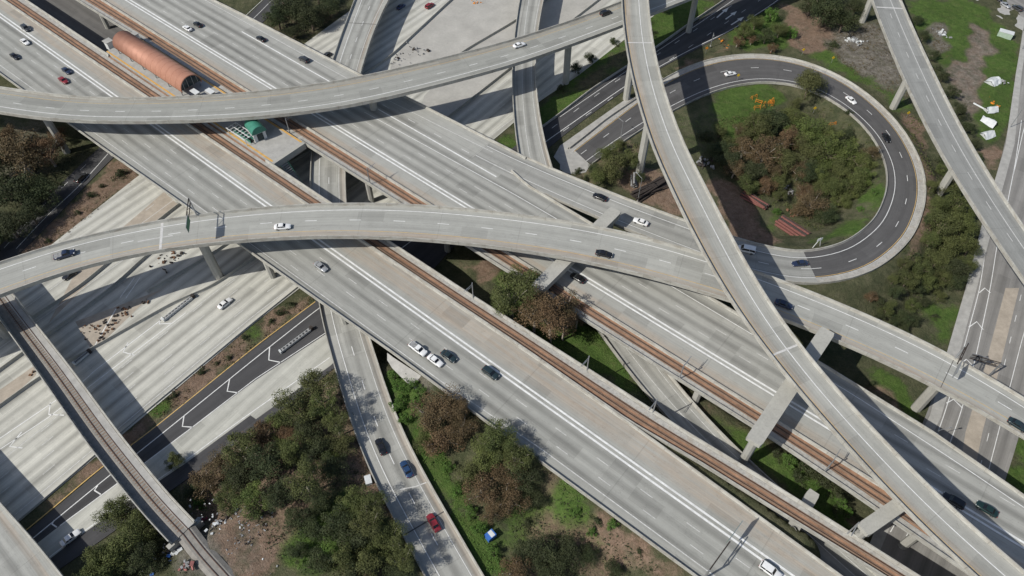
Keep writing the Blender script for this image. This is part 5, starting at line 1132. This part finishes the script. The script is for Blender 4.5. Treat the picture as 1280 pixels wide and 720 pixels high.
clump([(1190,115,11,'D'),(1200,140,13,'D'),(1210,160,11,'D'),(1196,158,9,'D'),(1180,95,9,'D'),(1168,70,8,'D'),(1155,45,9,'D'),(1218,180,10,'D'),(1148,25,8,'D'),(1172,85,7,'S'),(1225,195,8,'S')], 'dark shrub along the right side of the grey flyover', 'shrubs along the grey flyover')
clump([(1035,12,26,'D'),(1055,25,20,'D'),(1015,5,18,'D'),(1070,8,16,'D'),(1030,-15,26,'D'),(1040,55,9,'S')], {'D': 'dark tree in the clump left of the top of the grey flyover', 'S': 'small dark shrub on the bare soil at the top'}, 'dark trees left of the grey flyover')
clump([(965,20,12,'G'),(975,38,12,'O'),(990,42,11,'G'),(958,45,12,'D'),(930,38,13,'O'),(945,28,12,'O'),(965,60,8,'B'),(922,52,9,'B'),(940,50,8,'B')], {'G': 'bright green shrub between the dark road and the loop, top', 'O': 'olive tree between the dark road and the loop, top', 'D': 'dark tree between the dark road and the loop, top', 'B': 'dry brown tree between the dark road and the loop, top'}, 'plants between the dark road and the loop')
clump([(985,575,12,'G'),(1005,582,13,'S'),(1020,592,14,'S'),(1035,604,13,'S'),(1000,598,12,'S'),(1048,618,11,'S'),(972,568,10,'S'),(1060,640,8,'G'),(1045,640,8,'S'),(1050,628,9,'G')], 'dark green shrub in the gap between the two rail decks, lower right', 'shrubs between the two rail decks')
clump([(720,85,9,'D'),(700,110,8,'S'),(738,72,9,'D'),(768,52,8,'S'),(800,25,10,'D'),(830,8,10,'D'),(815,40,8,'S')], 'dark shrub on the grass bank beside the upper collector road', 'shrubs on the bank beside the collector road')
clump([(1090,480,7,'S'),(1100,510,6,'S')], 'small shrub on the grass patch below the middle flyover', 'shrubs below the middle flyover')

# low scrub between the trees: nobody could count it
def scrub(name, label, polys, dens, size, leaf, seed, maxz=.9):
    rr = np.random.default_rng(seed); V = []; F = []; T = []
    for poly in polys:
        wp = [G(*q) for q in poly]; P2 = np.array([q[:2] for q in wp]); lo, hi = P2.min(0), P2.max(0); A = np.prod(hi-lo); n = int(A*dens)
        X = rr.uniform(lo[0], hi[0], n); Y = rr.uniform(lo[1], hi[1], n); k = inpoly(X, Y, [tuple(q) for q in P2]); X, Y = X[k], Y[k]
        nz = np.array([mnoise.noise((x*.13, y*.13, seed)) for x, y in zip(X, Y)]); k = nz > rr.uniform(-.35, .25, len(X)); X, Y = X[k], Y[k]
        k = np.ones(len(X), bool)
        for C, hw_, dz in GROUND_RIBS: k &= seg_near(X, Y, C)[0] > hw_+.8
        X, Y = X[k], Y[k]; Z = terrain(X, Y)
        for x, y, z in zip(X, Y, Z):
            tone = rr.uniform(0, 1)
            for _ in range(5):
                s = size*rr.uniform(.4, 1.3); n_ = rr.normal(size=3)*.7+np.array([0, 0, .8]); n_ /= np.linalg.norm(n_); t = np.cross(n_, rr.normal(size=3)); t /= np.linalg.norm(t); b = np.cross(n_, t)
                p = np.array([x+rr.normal()*size*.8, y+rr.normal()*size*.8, z+abs(rr.normal())*size*.6*maxz]); q = len(V)
                V += [tuple(p-t*s*.5), tuple(p-b*s*.3), tuple(p+t*s*.5), tuple(p+b*s*.3)]; F.append((q, q+1, q+2, q+3)); T.append(min(1, tone*.6+rr.uniform(0, .4)))
    me = bpy.data.meshes.new(name); me.from_pydata(V, [], F); me.update(); at = me.attributes.new('tone', 'FLOAT', 'FACE'); at.data.foreach_set('value', np.array(T, np.float32))
    o = link(name, me, M[leaf]); tag(o, label, 'undergrowth', None, 'stuff')
scrub('undergrowth', 'dark low scrub covering the rough ground between the trees', [[(235,560),(300,530),(420,455),(450,545),(528,720),(345,720),(330,670),(262,648)],[(120,640),(210,650),(240,720),(100,720)],[(0,160),(110,190),(60,250),(0,310)],[(320,20),(430,0),(425,25),(380,55)],[(640,640),(690,600),(760,660),(830,715),(640,718)]], 1.5, .45, 'leaf_dark', 3)
scrub('undergrowth', 'green low scrub beside the bright bushes and on the bank', [[(486,460),(510,470),(545,545),(640,718),(612,718),(550,615),(508,535)],[(960,560),(1060,640),(1070,665),(1000,610)],[(700,600),(730,618),(738,648),(705,645)],[(395,640),(440,605),(500,690),(400,718),(345,700)],[(225,600),(255,615),(262,640),(240,645)]], 2.2, .4, 'leaf_green', 4)
scrub('undergrowth', 'olive scrub around the loop and in the belt beside the street', [[(890,150),(960,140),(1040,130),(1090,175),(1085,235),(1020,290),(900,215)],[(1110,360),(1160,230),(1215,240),(1205,360),(1160,400)],[(740,180),(800,180),(800,225),(740,225)],[(1130,140),(1150,150),(1170,230),(1150,300)]], 1.5, .45, 'leaf_olive', 5)
scrub('undergrowth', 'pale dry brush on the grey slope left of the grey flyover', [[(1040,40),(1095,25),(1120,70),(1140,125),(1110,120),(1070,95),(1035,60)],[(1160,30),(1180,25),(1190,70),(1170,75)],[(175,225),(150,240),(80,300),(40,320),(110,245)],[(180,515),(320,408),(390,370),(395,374),(200,530)]], .8, .45, 'leaf_brown', 6)

#PIPES
def pipes(label, px, py, ang, L, n, mt, seed, r=.22, name='pipe_stack', spread=.0):
    g = G(px, py); rr = random.Random(seed); root = empty(name, g, ang, label, 'pipe stack' if name == 'pipe_stack' else 'beams')
    for lay in range(3):
        mb = MB()
        for k in range(n-lay):
            y = (k-(n-lay-1)/2)*r*2.05+rr.uniform(-.05, .05)*(1+spread*8); a = rr.uniform(-spread, spread); dx = rr.uniform(-.3, .3)
            mb.bar((-L/2+dx, y-a*L/2, r+lay*r*1.75), (L/2+dx, y+a*L/2, r+lay*r*1.75+(rr.uniform(0, .4) if spread else 0)), r, 8)
        mb.mi = [(i//8) % 3 == 1 for i in range(len(mb.f))]; mb.build('layer', [M[mt], M['burnt']], root)

# ------------------------------------------------------------------ camps, heaps and loose things
def heap(label, px, py, w_, n, mats, seed, name='scrap_heap', cat='heap', z=None, group=None, hz=.5, big=.5):
    g = G(px, py) if z is None else W(px, py, z); rr = random.Random(seed); root = empty(name, g, rr.uniform(0, 3), label, cat, group)
    for j, mt in enumerate(mats):
        mb = MB(); few = n//len(mats) <= 9
        for _ in range(n//len(mats)):
            if few: mb = MB()
            x, y = rr.gauss(0, w_*.4), rr.gauss(0, w_*.28); s = rr.uniform(.4, 1.5)*big
            mb.box((x, y, s*.25+rr.uniform(0, hz)), (s*rr.uniform(.5, 1.6), s*rr.uniform(.3, 1), s*rr.uniform(.3, .9)), M=Matrix.Rotation(rr.uniform(0, 3), 3, 'Z') @ Matrix.Rotation(rr.uniform(-.5, .5), 3, 'X'))
            if few: mb.build('piece', M[mt], root)
        if not few: mb.build('pieces', M[mt], root)
for x, y, w_, n, lab, sd in ((114,409,5,16,'brown scrap heap at the left end of the gravel triangle',1),(154,394,4.5,18,'brown scrap heap in the middle of the gravel triangle',2),(140,407,2.5,8,'small brown heap left of the middle scrap heap',3),(133,416,2.5,8,'lowest small brown heap in the row on the gravel',4),(127,423,2,6,'tiny brown heap at the lower tip of the gravel triangle',6),(181,379,2,5,'tiny brown heap at the upper tip of the gravel triangle',5),(212,325,7,30,'long brown heap under the middle flyover',8),(40,468,1.8,5,'small heap at the barrier left of the rail bridge',9)):
    heap(lab, x, y, w_, n, ['brown_junk', 'burnt'], sd, z=.02, group='scrap heaps on the gravel medians', big=.5, hz=.15)
heap('colourful litter and tents of a camp beside the track, bottom left', 218, 690, 9, 70, ['grey_junk', 'white', 'grey_junk', 'burnt', 'sidewalk', 'blue_tarp', 'burnt'], 12, 'camp_litter', 'litter', hz=.6, big=.5)
heap('pink cloth heap in the camp, bottom left', 233, 707, 2.2, 14, ['pink', 'grey_junk'], 13, 'cloth_heap', 'heap', big=.6); heap('pale blue and white bundle in the camp', 223, 689, 1.4, 8, ['white', 'grey_junk'], 14, 'bundle', 'bundle', big=.6)
heap('white litter strip along the bare soil near the rail bridge', 283, 650, 9, 120, ['white', 'grey_junk', 'burnt', 'grey_junk'], 15, 'litter', 'litter', hz=.1, big=.4); heap('grey litter along the thicket edge beside the bare soil', 312, 668, 9, 100, ['grey_junk', 'burnt'], 16, 'litter', 'litter', hz=.1, big=.3)
heap('maroon cloth heap at the foot of the rail bridge', 252, 652, 1.8, 8, ['maroon'], 17, 'cloth_heap', 'heap', big=.6)
heap('white litter at the left edge of the thicket, bottom', 330, 715, 6, 16, ['white', 'grey_junk'], 18, 'litter', 'litter', hz=.15, big=.35)
heap('grey scrap in the loop thicket', 985, 240, 4, 40, ['grey_junk', 'burnt'], 19, big=.5); pipes('long red brown beams lying loose in the loop thicket', 943, 252, -.8, 9, 6, 'rust_pipe', 5, .27, 'loose_beams', .13); heap('orange brown scrap beside the pipe stack', 992, 266, 3, 18, ['brown_junk'], 21, big=.55)
heap('grey scrap in the shadow of the highest flyover', 880, 205, 5, 40, ['grey_junk', 'burnt'], 22, big=.7); heap('pale rubble beside the top right brush', 1068, 52, 5, 40, ['white', 'grey_junk'], 23, 'rubble', 'rubble', hz=.2, big=.7); heap('pale rubble right of the top of the grey flyover', 1176, 42, 4, 24, ['white', 'grey_junk'], 24, 'rubble', 'rubble', hz=.2, big=.6)
heap('loose dark junk on the plain concrete at the top', 500, 75, 6, 16, ['burnt', 'grey_junk'], 25, z=.02, big=.6); heap('second patch of junk on the plain concrete beside the flyover', 520, 62, 6, 18, ['burnt', 'grey_junk'], 26, z=.02, big=.6); heap('orange machine part on the plain concrete at the top edge', 594, 3, 3, 8, ['orange'], 27, 'road_cones', 'cones', z=.02, big=.7)
pipes('stack of rusty red pipes on bare soil inside the loop', 990, 288, -.86, 10, 6, 'rust_pipe', 1, .40, spread=.012)
pipes('loose dark beams in the shade left of the highest flyover', 812, 238, .6, 13, 7, 'burnt', 2, .3, 'loose_beams', .12); pipes('smaller dark beams beside the street lamp', 792, 228, 1.5, 5, 3, 'grey_junk', 3, .35, 'loose_beams', .05)
def tent(label, px, py, w_, l_, h_, ang, seed, mt='white'):
    g = G(px, py); rr = random.Random(seed); root = empty('tent', g, ang, label, 'tent', 'white tents on the grass by the street')
    mb = MB(); n = 5; V = []; F = []
    for i in range(n+1):
        x = -l_/2+l_*i/n; sag = rr.uniform(.75, 1.05)
        for j in range(7): t = j/6; V.append((x+rr.uniform(-.15, .15), (t-.5)*w_*rr.uniform(.9, 1.1), max(.02, h_*sag*(1-abs(2*t-1)**1.4)+rr.uniform(-.1, .1))))
    for i in range(n):
        for j in range(6): F.append((i*7+j, i*7+j+1, (i+1)*7+j+1, (i+1)*7+j))
    mb.add(V, F); mb.build('canopy', M[mt], root)
    for s in (-1, 1):
        m2 = MB(); m2.add([(s*l_/2, -w_/2, 0), (s*l_/2, w_/2, 0), (s*l_/2*1.05, 0, h_*.8)], [(0,1,2)]); m2.build('end_flap', M[mt], root)
for a in (('uppermost white tent on the grass by the street', 1241, 103, 4.6, 4.8, 1.8, .6, 1), ('low white tent with orange bundles behind it', 1238, 138, 3.2, 4.6, 1.6, .2, 2), ('largest white tent of the lower pair by the street', 1235, 153, 4.4, 5.0, 1.7, 2.4, 3), ('lowest white tent of the row by the street', 1234, 169, 3.6, 4.6, 1.7, .4, 4)): tent(*a)
mb = MB(); mb.bar((-3, 0, .3), (3, 0, .3), .3); local_thing('white_roll', 'long white roll lying beside the low white tent', 'roll', G(1226, 135), -.9, [('sheet', mb, M['white'])])
heap('orange bundles behind the low white tent', 1242, 130, 3, 8, ['orange'], 30, 'bundle', 'bundle', big=.6)
heap('pale scraps around the uppermost white tent', 1251, 103, 3.5, 14, ['white', 'grey_junk'], 31, 'litter', 'litter', hz=.1, big=.6)
b1 = MB(); b1.box((0, 0, 1.1), (5.2, 2.4, 2.2)); b2 = MB(); b2.box((0, 0, 2.28), (5.4, 2.6, .14)); b3 = MB(); b3.box((2.62, 0, 1.0), (.06, 1.0, 1.9))
local_thing('container', 'pale green and white container on the grass, top right', 'container', G(1255, 46), -.55, [('wall', b1, plain_mat('pale green container', (.40,.50,.40), .15, 1)), ('roof', b2, M['white']), ('door', b3, M['grey_junk'])])
b1 = MB(); b1.box((0, 0, .7), (2.2, 1.7, 1.4)); b2 = MB(); b2.box((.3, 0, 1.43), (1.0, 1.5, .07)); b3 = MB(); b3.box((-.55, 0, 1.44), (.7, 1.6, .05))
local_thing('dumpster', 'blue and white box on the slope below the bright bushes', 'box', G(613, 671), .7, [('body', b1, M['blue_tarp']), ('lid', b2, M['white']), ('cover', b3, M['blue_tarp'])])
b1 = MB(); b1.box((0, 0, .6), (2.0, 1.3, 1.2)); b2 = MB(); b2.box((0, 0, 1.24), (2.2, 1.5, .1)); b3 = MB(); b3.box((.2, -.67, .6), (.7, .04, .8))
local_thing('cabinet', 'white cabinet beside the left wall of the lower ramp bridge', 'cabinet', G(461, 602), 1.9, [('body', b1, M['white']), ('lid', b2, M['white']), ('door', b3, M['grey_junk'])])
def barricade(label, px, py, ang, w_=2.6, group='orange barricades inside the loop'):
    m1 = MB()
    for z in (.55, 1.3): m1.box((0, 0, z), (w_, .07, .17))
    m2 = MB()
    for x in (-w_*.42, w_*.42): m2.box((x, .35, .75), (.08, .08, 1.6), M=Matrix.Rotation(.3, 3, 'X')); m2.box((x, -.35, .75), (.08, .08, 1.6), M=Matrix.Rotation(-.3, 3, 'X'))
    local_thing('barricade', label, 'barricade', G(px, py), ang, [('rails', m1, M['orange']), ('legs', m2, M['orange'])], group)
for x, y, a, lab in ((942,123,.5,'upper left orange barricade on the bright grass inside the loop'), (948,129,-.5,'upper right orange barricade on the bright grass inside the loop'), (946,136,.2,'lower left orange barricade on the bright grass inside the loop'), (955,133,1.2,'orange barricade at the right end of the group on the bright grass'), (963,130,.3,'farthest right orange barricade on the bright grass inside the loop'),
    (963,131,1.8,'short orange barricade turned sideways on the bright grass'), (964,128,.9,'orange barricade beside the lone tree inside the loop'), (1040,157,.3,'orange barricade among the yellow green trees of the loop')): barricade(lab, x, y, a)
heap('orange drums and brush on the soil between the dark road and the loop', 905, 55, 3.2, 14, ['orange', 'brown_junk', 'brown_junk'], 33, 'drum_heap', 'drums', big=.5)
heap('tan soil mound beside the station platform ramp', 962, 68, 3, 8, ['brown_junk'], 34, 'rubble', 'rubble', big=.5)
# freight track on the ground beyond the rail bridge
gt = [G(x, y) for x, y in GROUND_TRACK]; gt = smooth_path([ribL.pos(ribL.s[-1], .43, -.1)]+[q+np.array([0, 0, .15]) for q in gt[1:]], 2, 4)
tk = Rib(gt, -2.2, 2.2); trk = sweep('ground_track', tk, [(0,0,-.3),(0,.9,.12),(1,-.9,.12),(1,0,-.3)], M['ballast_grey']); tag(trk, 'single track running on the ground past the camp, bottom left', 'railway track')
for du in (-.78, .66): sweep('rail', tk, [(.5,du-.08,.121),(.5,du-.08,.3),(.5,du+.08,.3),(.5,du+.08,.121)], M['rail'], trk)
